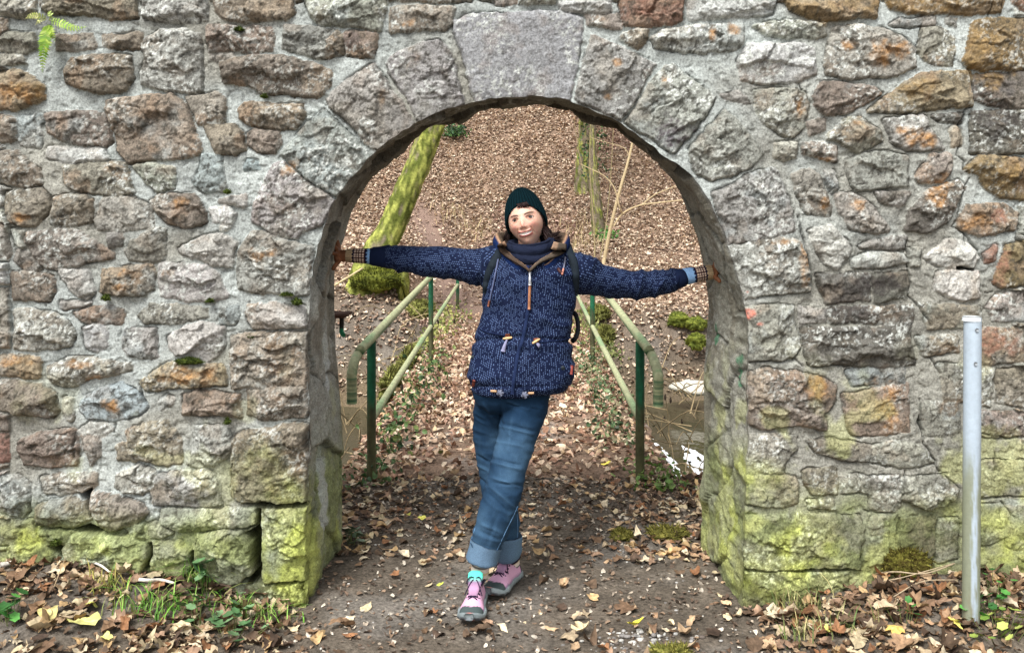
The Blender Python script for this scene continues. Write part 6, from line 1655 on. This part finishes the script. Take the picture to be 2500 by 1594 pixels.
# ears
for s in (1, -1):
    q = []
    e = MB(); P = [(s * .070, .002, .010), (s * .079, .010, .016), (s * .083, .016, .004), (s * .080, .014, -.012), (s * .075, .006, -.024), (s * .070, -.002, -.028)]
    B.tube(head_w(curve(P, 16)), np.interp(np.linspace(0, 1, 16), [0, .2, .8, 1], [.005, .0065, .006, .005]), 10, lin(214, 156, 134))
    B.ball(head_w([s * .073, .006, -.006]), .011, 10, 8, lin(206, 146, 124))
# neck, trunk, arms and legs below the clothes: one skin
sk = lin(222, 176, 152)
U = MB()
U.loft(limb_rings([(1290, 575, 3.945, 28), (1294, 600, 3.95, 29), (1297, 622, 3.95, 40), (1298, 640, 3.96, 76), (1295, 680, 3.95, 86), (1290, 740, 3.95, 84), (1280, 800, 3.95, 82), (1274, 870, 3.95, 86), (1262, 940, 3.95, 82), (1256, 975, 3.95, 60)], 40, flat=.58))
U.loft(limb_rings([(a, b, c, max(14, r * .6)) for a, b, c, r in LARM] + [(895, 626, 4.12, 13), (868, 624, 4.13, 15)], 40)); U.loft(limb_rings([(a, b, c, max(14, r * .6)) for a, b, c, r in RARM] + [(1690, 677, 4.14, 13), (1715, 672, 4.15, 15)], 40))
FLEG = [(1292, 940, 3.93, 46), (1287, 985, 3.91, 52), (1272, 1033, 3.88, 49), (1256, 1092, 3.84, 44), (1240, 1150, 3.80, 43), (1224, 1215, 3.77, 44), (1205, 1275, 3.75, 42), (1187, 1326, 3.75, 35.5), (1180, 1356, 3.75, 32)]
BLEG = [(1222, 940, 3.95, 50), (1208, 985, 3.99, 48), (1204, 1033, 4.02, 46), (1205, 1092, 4.03, 45), (1212, 1158, 4.02, 41), (1220, 1213, 3.99, 40), (1228, 1270, 3.94, 39), (1232, 1310, 3.92, 35), (1233, 1335, 3.92, 32)]
U.loft(limb_rings([(a, b, c, r * .72) for a, b, c, r in FLEG] + [(1175, 1385, 3.76, 19), (1170, 1412, 3.77, 17)], 40)); U.loft(limb_rings([(a, b, c, r * .72) for a, b, c, r in BLEG] + [(1245, 1355, 3.97, 18), (1249, 1378, 3.98, 16)], 40))
Vu, Pu, _ = U.arrays(); Vu, Pu, Nu = remesh(Vu, Pu, .012, 1)
offb = B.n; B.V.append(Vu); B.C.append(np.ones((len(Vu), 3)) * sk); B.n += len(Vu)
for p_ in Pu: (B.Q if p_.shape[1] == 4 else B.T).append(p_ + offb)
M_skin = material("skin", fine=.05, fine_scale=120, rough=.5, spec=.35, sub=.18)
body = B.build("body", M_skin); attach(body, person)
# eyes
M_eye = material("eye", rough=.12, spec=.6)
for s in (-1, 1):
    k = np.argmin((Lh[..., 0] - s * .031) ** 2 + (Lh[..., 2] + .001) ** 2 + (Lh[..., 1] > 0) * 1); yS = Lh.reshape(-1, 3)[k, 1]
    n1, n2 = 24, 32; t1 = np.linspace(.01, 3.13, n1); t2 = np.linspace(0, 2 * math.pi, n2, endpoint=False); a, b = np.meshgrid(t1, t2, indexing='ij')
    D = np.stack([np.sin(a) * np.cos(b), -np.cos(a), np.sin(a) * np.sin(b)], -1)
    r = .0125; gaze = a
    C = np.where((a < .70)[..., None], lin(46, 27, 20), lin(226, 218, 212)); C = np.where((a < .2)[..., None], lin(8, 6, 6), C)
    V = D * r + (s * .031, yS + r - .0045, -.001)
    mb = MB(); mb.loft(head_w(V.reshape(-1, 3)).reshape(V.shape), None); mb.C[-1] = np.vstack([C.reshape(-1, 3), lin(8, 6, 6), lin(200, 200, 200)])
    under(mb.build("eye", M_eye), body)
# beanie: ribbed, drawn down over the ears
nz_, na_ = 46, 320
aa = np.linspace(0, 2 * math.pi, na_, endpoint=False)      # 0 = image right, 3/2 pi = front
frn = np.clip(-np.sin(aa), 0, 1)
zb = -.040 + .095 * frn ** 1.0 + .006 * np.cos(aa)
zb = np.where(np.sin(aa) > 0, -.040 - .02 * np.sin(aa), zb)
R = []; C = []
for i in range(nz_):
    t = i / (nz_ - 1)
    zz = zb * (1 - t) ** 1.0 + .141 * (1 - (1 - t) ** 1.0)
    h = np.clip((zz + .04) / .181, 0, 1)
    prof = np.clip(1 - h ** 2.35, 0, 1) ** .52
    prof = np.where(h > .80, np.minimum(prof, prof), prof)
    rx = .0755 + .0125 * sstep(0, .12, t) - .0
    rib = 1 + .020 * np.sign(np.sin(aa * 34)) * np.abs(np.sin(aa * 34)) ** .6 * sstep(0, .05, prof)
    rx = (.0885) * prof * rib; ry = (.106) * prof * rib
    if i == 0: rx, ry = rx * .955, ry * .955
    low = sstep(.0, -.05, zz)
    R.append(np.stack([np.cos(aa) * rx * (1 - .08 * low), np.sin(aa) * ry + .004, zz], -1))
R = np.array(R)
# keep the brim close to the forehead
inn = R[0] * (.93, .93, 1); inn[:, 2] += .01
R = np.concatenate([inn[None], R])
rg = np.random.default_rng(3)
Cc = lin(4, 30, 36) * (1 - .45 * sstep(.2, -.6, np.sin(aa * 34)))[None, :, None] * np.ones((len(R), 1, 1))
Rw = head_w(R.reshape(-1, 3)).reshape(R.shape)
mb = MB(); mb.loft(Rw, None, True); mb.C[-1] = np.vstack([Cc.reshape(-1, 3), Cc[0, 0], Cc[-1, 0]])
M_hat = material("ribbed_wool", fine=.2, fine_scale=300, rough=.95, spec=.1, bump=.3, bump_scale=300, bdist=.001)
attach(mb.build("beanie", M_hat), person)
# hair
M_hair = material("dark_hair", fine=.3, fine_scale=60, rough=.6, spec=.2)
mb = MB(); rg = np.random.default_rng(8)
def lock(P, r, c=(34, 20, 18)):
    mb.tube(curve(P, 14), np.interp(np.linspace(0, 1, 14), [0, .3, .75, 1], [r, r, r * .8, r * .15]), 6, lin(*c) * rg.uniform(.6, 1.5), flat=.6)
for i in range(130):        # right of the face, flicking outwards over the collar
    a = rg.uniform(0, 1); y0_ = 3.90 + rg.uniform(0, .07)
    s = W(1326 + 9 * rg.uniform(-1, 1), 545 + 18 * a, y0_); ex_ = 1346 + 28 * rg.uniform(-.4, 1)
    lock([s, W(1334 + 6 * rg.normal(0, .6), 566 + 6 * rg.normal(0, .5), y0_), W(1340 + 8 * rg.normal(0, .8), 582 + 6 * rg.normal(0, .6), y0_ - .01), W(ex_, 590 + 10 * rg.normal(0, .8) - (ex_ - 1345) * .4, y0_ - .02)], .0050)
attach(mb.build("hair", M_hair), person); mb = MB()
for i in range(70):        # left, tucked behind the jaw
    y0_ = 3.95 + rg.uniform(0, .06)
    lock([W(1242, 560 + rg.uniform(-6, 6), y0_), W(1240 + rg.normal(0, 3), 578, y0_), W(1238 + rg.normal(0, 5), 594, y0_), W(1236 + rg.normal(0, 8), 606, y0_ - .02)], .0050)
attach(mb.build("hair", M_hair), person); mb = MB()
for i in range(34):        # fringe on the forehead
    a = rg.uniform(0, 1)
    s = np.array((-.012 + .045 * a, -.090, .062)); m_ = np.array((-.006 + .045 * a, -.0945 + .004 * a, .050)); e = np.array((-.016 + .060 * a, -.0935 + .010 * a, .0425 - .004 * a))
    lock([head_w(s), head_w(m_), head_w(e)], .0028, (40, 26, 24))
attach(mb.build("fringe", M_hair), person); mb = MB()
for i in range(26):        # temple wisps
    a = rg.uniform(0, 1); lock([head_w((.066, -.045 + .02 * a, .03)), head_w((.0745, -.030 + .03 * a, -.005)), head_w((.072 + .004 * a, -.01 + .02 * a, -.05))], .0028)
attach(mb.build("temple_hair", M_hair), person)

# ---- gloves -------------------------------------------------
M_glove = material("brown_leather", fine=.18, fine_scale=120, rough=.6, spec=.35)
def knit_wrist(side, a, b, ya, yb, ra, rb):
    """pale blue rib, patterned band, beige rib"""
    n = 60; P = curve([np.array([*W(*a, ya), ra * ya / F]), np.array([*W((a[0] + b[0]) / 2, (a[1] + b[1]) / 2, (ya + yb) / 2), (ra + rb) / 2 * ya / F * 1.02]), np.array([*W(*b, yb), rb * yb / F])], n)
    ns = 64; q = np.linspace(0, 2 * math.pi, ns, endpoint=False); R = []; C = []
    ax_ = P[-1, :3] - P[0, :3]; ax_ /= np.linalg.norm(ax_); u_ = np.cross(ax_, (0, 1, 0)); u_ /= np.linalg.norm(u_); v2 = np.cross(u_, ax_)
    for i in range(n):
        t = i / (n - 1)
        if side == 'R': t = float(np.interp(t, [0, .30, .78, 1], [0, .19, .75, 1]))
        rr = P[i, 3] * (1 + (.02 * np.sin(q * 22) if (t < .2 or t > .82) else .0 * q))
        R.append(P[i, :3] + np.cos(q)[:, None] * u_ * rr[:, None] + np.sin(q)[:, None] * v2 * rr[:, None])
        if t < .19: c = lin(132, 170, 214) * np.ones((ns, 1))
        elif t < .32: c = np.where((((t - .19) / .13 + .5 * np.abs(np.sin(q * 6))) > .75)[:, None], lin(28, 30, 56), lin(132, 170, 214))
        elif t < .70:
            g = (((t - .32) / .38 * 4) % 1); c = np.where(((g > .35) & (((q / (2 * math.pi) * 18) % 1) > .38))[:, None], lin(216, 190, 172), lin(60, 38, 36))
        elif t < .80: c = np.where((((.80 - t) / .1 + .5 * np.abs(np.sin(q * 6))) > .6)[:, None], lin(28, 28, 50), lin(196, 170, 136))
        else: c = (lin(182, 158, 124) * (.8 + .2 * np.sign(np.sin(q * 22)))[:, None])
        C.append(c)
    mb = MB(); mb.loft(np.array(R), None); mb.C[-1] = np.vstack([np.array(C).reshape(-1, 3), lin(132, 170, 214), lin(182, 158, 124)])
    return attach(mb.build("wrist_warmer", M_knit), person)
knit_wrist('L', (915, 626), (846, 624), 4.12, 4.12, 19.5, 16)
knit_wrist('R', (1668, 676), (1737, 664), 4.13, 4.14, 20, 17.5)

def hand(side, wrist, palm, fingers, thumb):
    """leather gloved hand: palm ellipsoids and five bent, tapering fingers grown into one skin"""
    h = MB()
    w_ = np.array(wrist); p_ = np.array(palm)
    h.tube(curve([w_, (w_ * .6 + p_ * .4), p_], 10), np.linspace(.024, .027, 10), 16, flat=1.0)
    h.ball(p_, (.016, .040, .040), 20, 14)
    for f in fingers + [thumb]:
        pts, r = f; h.tube(curve(pts, 18), np.interp(np.linspace(0, 1, 18), [0, .35, .9, 1], [r * 1.12, r, r * .85, r * .5]), 12)
    V, P_, _ = h.arrays(); V, P_, N_ = remesh(V, P_, .0022, 2)
    o = build("glove", V, P_, M_glove, None, lin(132, 84, 54) * (1 + .25 * fbm(V[:, 1] * 40, V[:, 2] * 40, 3, 7))[:, None]); attach(o, person); return o
# left (image) hand: flat against the left jamb
xs_ = W(812, 612, 4.13)[0]; xw = -.838
pl = np.array((xw + .020, 4.13, 1.362))
fl = []
for k, (dy, dz, L, r) in enumerate([(-.052, .012, .046, .0085), (-.034, .034, .056, .0088), (.006, .050, .062, .0090), (.040, .040, .060, .0085)]):
    d = np.array((0, dy, dz)); d = d / np.linalg.norm(d); b = pl + d * .026 + (.002, 0, 0)
    fl.append(([b, b + d * L * .5 + (-.004, 0, 0), b + d * L * .85 + (-.012, 0, 0), b + d * L + (-.016, 0, 0)], r))
th_ = [pl + (.01, -.018, -.018), pl + (.006, -.040, -.030), pl + (-.004, -.052, -.046), pl + (-.010, -.058, -.060)]
hand('L', W(852, 624, 4.12), pl, fl, (th_, .0105))
xw = .862
pr = np.array((xw - .020, 4.15, 1.298))
fl = []
for k, (dy, dz, L, r) in enumerate([(-.052, .016, .048, .0085), (-.034, .040, .058, .0088), (.006, .052, .064, .0090), (.040, .040, .060, .0085)]):
    d = np.array((0, dy, dz)); d = d / np.linalg.norm(d); b = pr + d * .026 - (.002, 0, 0)
    fl.append(([b, b + d * L * .5 + (.004, 0, 0), b + d * L * .85 + (.012, 0, 0), b + d * L + (.016, 0, 0)], r))
th_ = [pr + (-.01, -.018, -.018), pr + (-.006, -.040, -.030), pr + (.004, -.052, -.040), pr + (.010, -.058, -.050)]
hand('R', W(1731, 665, 4.14), pr, fl, (th_, .0105))

# ---- jeans --------------------------------------------------
T = MB()
T.loft(limb_rings(FLEG, 60)); T.loft(limb_rings(BLEG, 60))
T.loft(torso_rings([(1255, 905, 96, .11, 0), (1252, 940, 96, .115, 0), (1250, 968, 93, .11, 0), (1249, 990, 80, .09, 0), (1247, 1004, 50, .06, 0)], 20))
Vt, Pt, _ = T.arrays(); Vt, Pt, Nt = remesh(Vt, Pt, .0055, 3)
px_ = CX + Vt[:, 0] * F / Vt[:, 1]; py_ = CY + (ZC - Vt[:, 2]) * F / Vt[:, 1]
def creases(lst, px, py):
    s = np.zeros(len(px))
    for (ax_, ay, bx, by, w_, a_) in lst:
        vx, vy = bx - ax_, by - ay; t = np.clip(((px - ax_) * vx + (py - ay) * vy) / (vx * vx + vy * vy), 0, 1)
        s += a_ * np.exp(-((px - ax_ - t * vx) ** 2 + (py - ay - t * vy) ** 2) / (w_ * .72) ** 2) * np.sin(math.pi * (t * .9 + .05)) ** .5
    return s
cr = creases([(1224, 1033, 1300, 1052, 4, -.7), (1222, 1040, 1300, 1060, 4, .8), (1216, 1078, 1280, 1092, 4, .5), (1205, 1120, 1270, 1136, 4, -.9), (1200, 1128, 1270, 1146, 5, .8), (1198, 1165, 1262, 1186, 4, .9), (1202, 1178, 1272, 1184, 4, -1.1),
              (1200, 1188, 1255, 1240, 6, .9), (1196, 1205, 1240, 1250, 5, -.8), (1164, 1110, 1200, 1130, 4, -.8), (1166, 1135, 1196, 1150, 4, .8), (1170, 1165, 1192, 1185, 4, -.8), (1178, 1280, 1225, 1300, 5, .7), (1170, 1296, 1215, 1316, 5, -.7),
              (1235, 975, 1290, 1000, 5, .8), (1240, 985, 1310, 1000, 4, -.7), (1222, 990, 1228, 1050, 5, -.8), (1180, 985, 1215, 1030, 5, .6), (1185, 1010, 1215, 1060, 5, -.6), (1252, 1020, 1240, 1100, 7, .5), (1215, 1250, 1190, 1330, 6, -.5)], px_, py_)
fcam = sstep(.3, -.3, Nt[:, 1])
dspt = .0095 * cr * fcam + .007 * (1 - np.abs(fbm(Vt[:, 0] * 8 + Vt[:, 2] * 5, Vt[:, 2] * 13, 3, 911))) ** 2 + .0012 * fbm(Vt[:, 0] * 30, Vt[:, 2] * 30, 2, 912)
Vt = Vt + Nt * dspt[:, None]
den = lin(24, 49, 74) * np.ones((len(Vt), 3))
fade = np.clip(sstep(1010, 1090, py_) * sstep(1215, 1150, py_) * fcam * .5 + .35 * sstep(1180, 1260, py_) * fcam + .30 * np.clip(cr, 0, 1), 0, .85) * (.75 + .8 * fbm(Vt[:, 0] * 12, Vt[:, 2] * 9, 4, 913, .6))
fade = np.clip(fade, 0, 1)
den = den * (1 - fade[:, None]) + lin(76, 108, 136) * fade[:, None]
M_denim = material("denim", fine=.22, fine_scale=260, rough=.9, spec=.15, bump=.25, bump_scale=400, bdist=.001)
o = build("jeans", Vt, Pt, M_denim, None, den); attach(o, person)
jeans = o
bvh_j = BVHTree.FromPolygons([tuple(p) for p in Vt], [tuple(int(i) for i in f) for P_ in Pt for f in P_])
def onb(bv, px, py, lift, dflt=3.8):
    d = Vector(W(px, py, 1.0)) - Vector((0, 0, ZC)); d.normalize(); h = bv.ray_cast(Vector((0, 0, ZC)), d)
    return W(px, py, dflt) if h[0] is None else np.array(h[0] - d * lift)
# side seams and turn ups
for pts in ([(1264, 1235), (1252, 1262), (1238, 1290), (1224, 1320), (1212, 1345)], [(1160, 1288), (1153, 1310), (1147, 1330)], [(1262, 1245), (1264, 1290), (1262, 1322)]):
    P = np.array([onb(bvh_j, a, b, .0005) for a, b in curve(pts, 20)]); mb = MB(); mb.tube(P, .0018, 5, lin(96, 132, 168)); under(mb.build("seam", M_denim), jeans)
for rows, nm in (([(1188, 1324, 3.75, 40.5), (1186, 1330, 3.75, 40), (1180, 1350, 3.75, 38.5), (1176, 1366, 3.75, 39.5), (1175, 1371, 3.75, 36)], 0), ([(1234, 1306, 3.92, 40), (1234, 1312, 3.92, 41.5), (1235, 1330, 3.92, 39.5), (1236, 1342, 3.925, 38.5), (1236, 1346, 3.93, 35)], 1)):
    R = limb_rings(rows, 16)
    R = R + .0015 * fbm(R[..., 0] * 60, R[..., 2] * 60, 2, 914)[..., None]
    mb = MB(); mb.loft(R, lin(98, 124, 148)); under(mb.build("turn_up", M_denim), jeans)
# socks
M_sock = material("striped_sock", fine=.12, fine_scale=200, rough=.95)
for rows in ([(1176, 1358, 3.755, 23), (1174, 1375, 3.76, 23), (1172, 1392, 3.765, 22), (1170, 1410, 3.77, 20)], [(1240, 1338, 3.96, 21), (1244, 1352, 3.97, 21), (1248, 1366, 3.98, 20), (1250, 1380, 3.985, 19)]):
    R = limb_rings(rows, 30); st = np.array([lin(232, 216, 204) if (i // 3) % 3 else (lin(110, 104, 100) if (i // 3) % 2 else lin(214, 196, 150)) for i in range(30)])
    mb = MB(); mb.loft(R, st); attach(mb.build("sock", M_sock), person)

# ---- trail shoes -------------------------------------------
M_shoe = material("shoe_mesh", fine=.10, fine_scale=300, rough=.7, spec=.25, bump=.2, bump_scale=400, bdist=.001)
M_sole = material("shoe_rubber", fine=.2, fine_scale=120, rough=.6)
def shoe(heel, toe, name_lab, pitch=0.0, width=.050):
    h = np.array(heel, float); t = np.array(toe, float); f = (t - h); L = np.linalg.norm(f[:2]); f = np.array((f[0] / L, f[1] / L, 0)); s = np.array((-f[1], f[0], 0))
    if s[0] < 0: s = -s
    L = .265; root_p = h
    def at(u, lat, z): return root_p + f * u * L + s * lat + np.array((0, 0, z))
    n, m = 60, 36; q = np.linspace(0, 2 * math.pi, m, endpoint=False)
    def wd(u): return width * np.interp(u, [0, .06, .25, .45, .68, .85, .95, 1.0], [.45, .66, .70, .74, 1.0, .92, .62, .25])
    def ht(u): return np.interp(u, [0, .04, .12, .22, .32, .42, .52, .65, .80, .92, 1.0], [.055, .078, .088, .090, .096, .098, .086, .066, .050, .038, .016])
    us = np.linspace(0, 1, n); V = np.zeros((n, m, 3)); C = np.zeros((n, m, 3))
    for i, u in enumerate(us):
        w_ = wd(u); H_ = ht(u) - .024
        for j, a in enumerate(q):
            cx_ = math.cos(a); sz_ = math.sin(a)
            if sz_ >= 0:
                lat = w_ * np.sign(cx_) * abs(cx_) ** .75 * (1 - .42 * sz_ * np.interp(u, [0, .4, .7, 1], [.8, 1, .5, .1])); z_ = .026 + H_ * sz_ ** .85
            else:
                lat = w_ * np.sign(cx_) * abs(cx_) ** .5; z_ = .026 + .006 * sz_
            V[i, j] = at(u, lat * .97, z_)
            c = lin(228, 176, 206)
            if u > .80 - .05 * abs(cx_): c = lin(72, 84, 84)
            elif u < .10: c = lin(52, 50, 64)
            elif sz_ > .985 and .34 < u < .62: c = lin(64, 52, 72)
            elif sz_ > .55 and u < .26: c = lin(52, 48, 66)
            elif z_ < .036: c = lin(160, 130, 160)
            C[i, j] = c
    root = empty(name_lab[0], h, label=None)
    mbu = MB(); mbu.loft(V, None); mbu.C[-1] = np.vstack([C.reshape(-1, 3), C[0, 0], C[-1, 0]])
    up = mbu.build("shoe_upper", M_shoe)
    # sole: chunky, wavy top edge, lugs
    n2 = 72; us = np.linspace(-.02, 1.02, n2); V = np.zeros((n2, 20, 3)); q2 = np.linspace(0, 2 * math.pi, 20, endpoint=False); C = np.zeros((n2, 20, 3))
    for i, u in enumerate(us):
        uc = min(max(u, 0), 1); w_ = wd(uc) * 1.06 + .004; spring = .020 * max(0, (u - .78) / .22) ** 1.6; lug = .0045 * (math.sin(u * 60) > 0)
        for j, a in enumerate(q2):
            c_, s_ = math.cos(a), math.sin(a); c_ = np.sign(c_) * abs(c_) ** .45; s_ = np.sign(s_) * abs(s_) ** .45
            z_ = .017 + .014 * s_ + spring * .9 + (.003 * math.sin(u * 22) if s_ > 0 else (lug if s_ < -.5 else 0)); V[i, j] = at(u, w_ * c_, max(z_, .001))
            C[i, j] = lin(128, 138, 140) if s_ > -.2 else lin(92, 96, 100)
            if abs(u - .97) < .05 and c_ * width < .02 and c_ > -.5: C[i, j] = lin(232, 150, 140)
    mbs = MB(); mbs.loft(V, None); mbs.C[-1] = np.vstack([C.reshape(-1, 3), C[0, 0], C[-1, 0]]); so = mbs.build("sole", M_sole)
    # tongue, laces
    mbt = MB(); R = []
    for k, (u, z_, w_) in enumerate([(.62, .070, .016), (.52, .088, .022), (.44, .102, .027), (.37, .118, .030), (.335, .132, .029), (.325, .137, .020)]):
        R.append([at(u + .02 * math.cos(a) * 1.0, w_ * np.sign(math.sin(a)) * abs(math.sin(a)) ** .6, z_ + .007 * math.cos(a)) for a in np.linspace(0, 2 * math.pi, 16, endpoint=False)])
    cs = np.array([lin(186, 144, 176), lin(186, 144, 176), lin(150, 120, 150), lin(92, 226, 198), lin(92, 226, 198), lin(92, 226, 198)])
    mbt.loft(np.array(R), cs); tg = mbt.build("tongue", M_shoe)
    mbl = MB(); P = []
    for k in range(5):
        u0 = .67 - k * .062; z0 = ht(u0) + .004; w_ = wd(u0) * .50
        for sg in (-1, 1):
            mbl.tube(curve([at(u0, -sg * w_, z0 - .014), at(u0 - .012, -sg * w_ * .4, z0 + .002), at(u0 - .034, sg * w_ * .4, z0 + .007), at(u0 - .05, sg * w_, z0 - .008)], 10), .0025, 6, lin(44, 32, 58))
        mbl.ball(at(u0, w_ + .002, z0 - .014), .0036, 8, 6, lin(50, 36, 62)); mbl.ball(at(u0, -w_ - .002, z0 - .014), .0036, 8, 6, lin(50, 36, 62))
    for sg in (-1, 1):
        mbl.tube(curve([at(.40, 0, .118), at(.42, sg * .018, .126), at(.47, sg * .030, .108), at(.44, sg * .022, .100), at(.41, 0, .112)], 16), .0023, 6, lin(40, 30, 54))
        mbl.tube(curve([at(.40, 0, .116), at(.46, sg * .012, .112), at(.54, sg * .026, .088), at(.58, sg * .034, .070)], 12), .0021, 6, lin(40, 30, 54))
    la = mbl.build("laces", M_plain)
    # collar of the shoe
    mbc = MB(); cc = [at(.02 + .15 * (1 - math.cos(a)) + .02, .028 * math.sin(a), .094 + .010 * math.cos(a * 1)) for a in np.linspace(0, 2 * math.pi, 26)]
    mbc.tube(np.array(cc), .0065, 8, lin(48, 44, 62)); co = mbc.build("ankle_collar", M_plain)
    bpy.data.objects.remove(root, do_unlink=True)
    up.name = "shoe"; attach(up, person)
    for o_ in (so, tg, la, co): under(o_, up)
    if name_lab[1]: up["label"] = name_lab[1]
    return up
shoe((W(1169, 1462, 3.80)[0], 3.80, 0), (W(1148, 1512, 3.565)[0], 3.565, 0), ("shoe", "front trail shoe, pink with mint tongue"), width=.050)
shoe((W(1262, 1414, 4.02)[0], 4.02, 0), (W(1207, 1445, 3.83)[0], 3.83, 0), ("shoe", "rear trail shoe turned to the side"), width=.050)

# ---- backpack: straps over the shoulders and the bag behind her
bag = empty("backpack", (W(1297, 720, 4.08)[0], 4.08, .95), label="black backpack on her back, seen by its shoulder straps and a side loop", cat="backpack")
M_web = material("black_webbing", fine=.2, fine_scale=200, rough=.8, bump=.2, bump_scale=300, bdist=.001)
def strap(pts, w, back):
    C = curve(pts, 40); P = np.array([onj(a, b, .004) for a, b in C]); P = np.vstack([np.array(back), P])
    for _ in range(3): P[1:-1] = (P[:-2] + P[1:-1] * 2 + P[2:]) / 4
    T = np.gradient(P, axis=0); T /= np.linalg.norm(T, axis=1)[:, None]; S = np.cross(T, (0, -1, 0)); S /= np.linalg.norm(S, axis=1)[:, None] + 1e-9
    N_ = np.cross(S, T); N_ *= np.where(N_[:, 1:2] > 0, -1, 1); ww = np.interp(np.linspace(0, 1, len(P)), [0, .3, .7, 1], [w, w, w * .7, w * .45])[:, None]
    R = np.stack([P - S * ww, P - S * ww * .8 + N_ * .007, P + N_ * .009, P + S * ww * .8 + N_ * .007, P + S * ww, P - N_ * .004], 1)
    mb = MB(); mb.loft(R, lin(18, 30, 40)); attach(mb.build("shoulder_strap", M_web), bag)
zs_ = W(1215, 596, 3.98)[2]
strap([(1221, 618), (1208, 640), (1196, 662), (1187, 690), (1183, 715)], .021, [(W(1238, 590, 4.06)[0], 4.06, zs_ + .01), (W(1230, 596, 4.0)[0], 3.99, zs_ + .022)])
strap([(1388, 618), (1398, 640), (1404, 665), (1406, 695), (1405, 722)], .021, [(W(1375, 590, 4.06)[0], 4.06, zs_ + .01), (W(1382, 596, 4.0)[0], 3.99, zs_ + .02)])
mb = MB(); R = []
for k, (z_, w_, d_) in enumerate([(.90, .05, .03), (.905, .125, .06), (.95, .14, .07), (1.1, .142, .075), (1.25, .135, .07), (1.33, .115, .06), (1.36, .07, .04)]):
    R.append(ell((W(1292, 720, 4.1)[0], 4.11, z_), w_, d_, p=3.2))
mb.loft(np.array(R), lin(20, 24, 30)); attach(mb.build("bag_body", M_web), bag)
mb = MB(); P = curve([W(1396, 762, 3.97), W(1405, 768, 3.96), W(1411, 790, 3.95), W(1410, 812, 3.95), W(1403, 828, 3.95), W(1397, 832, 3.97)], 20); mb.tube(P, .007, 8, lin(14, 18, 24), flat=1.6); attach(mb.build("side_loop", M_web), bag)
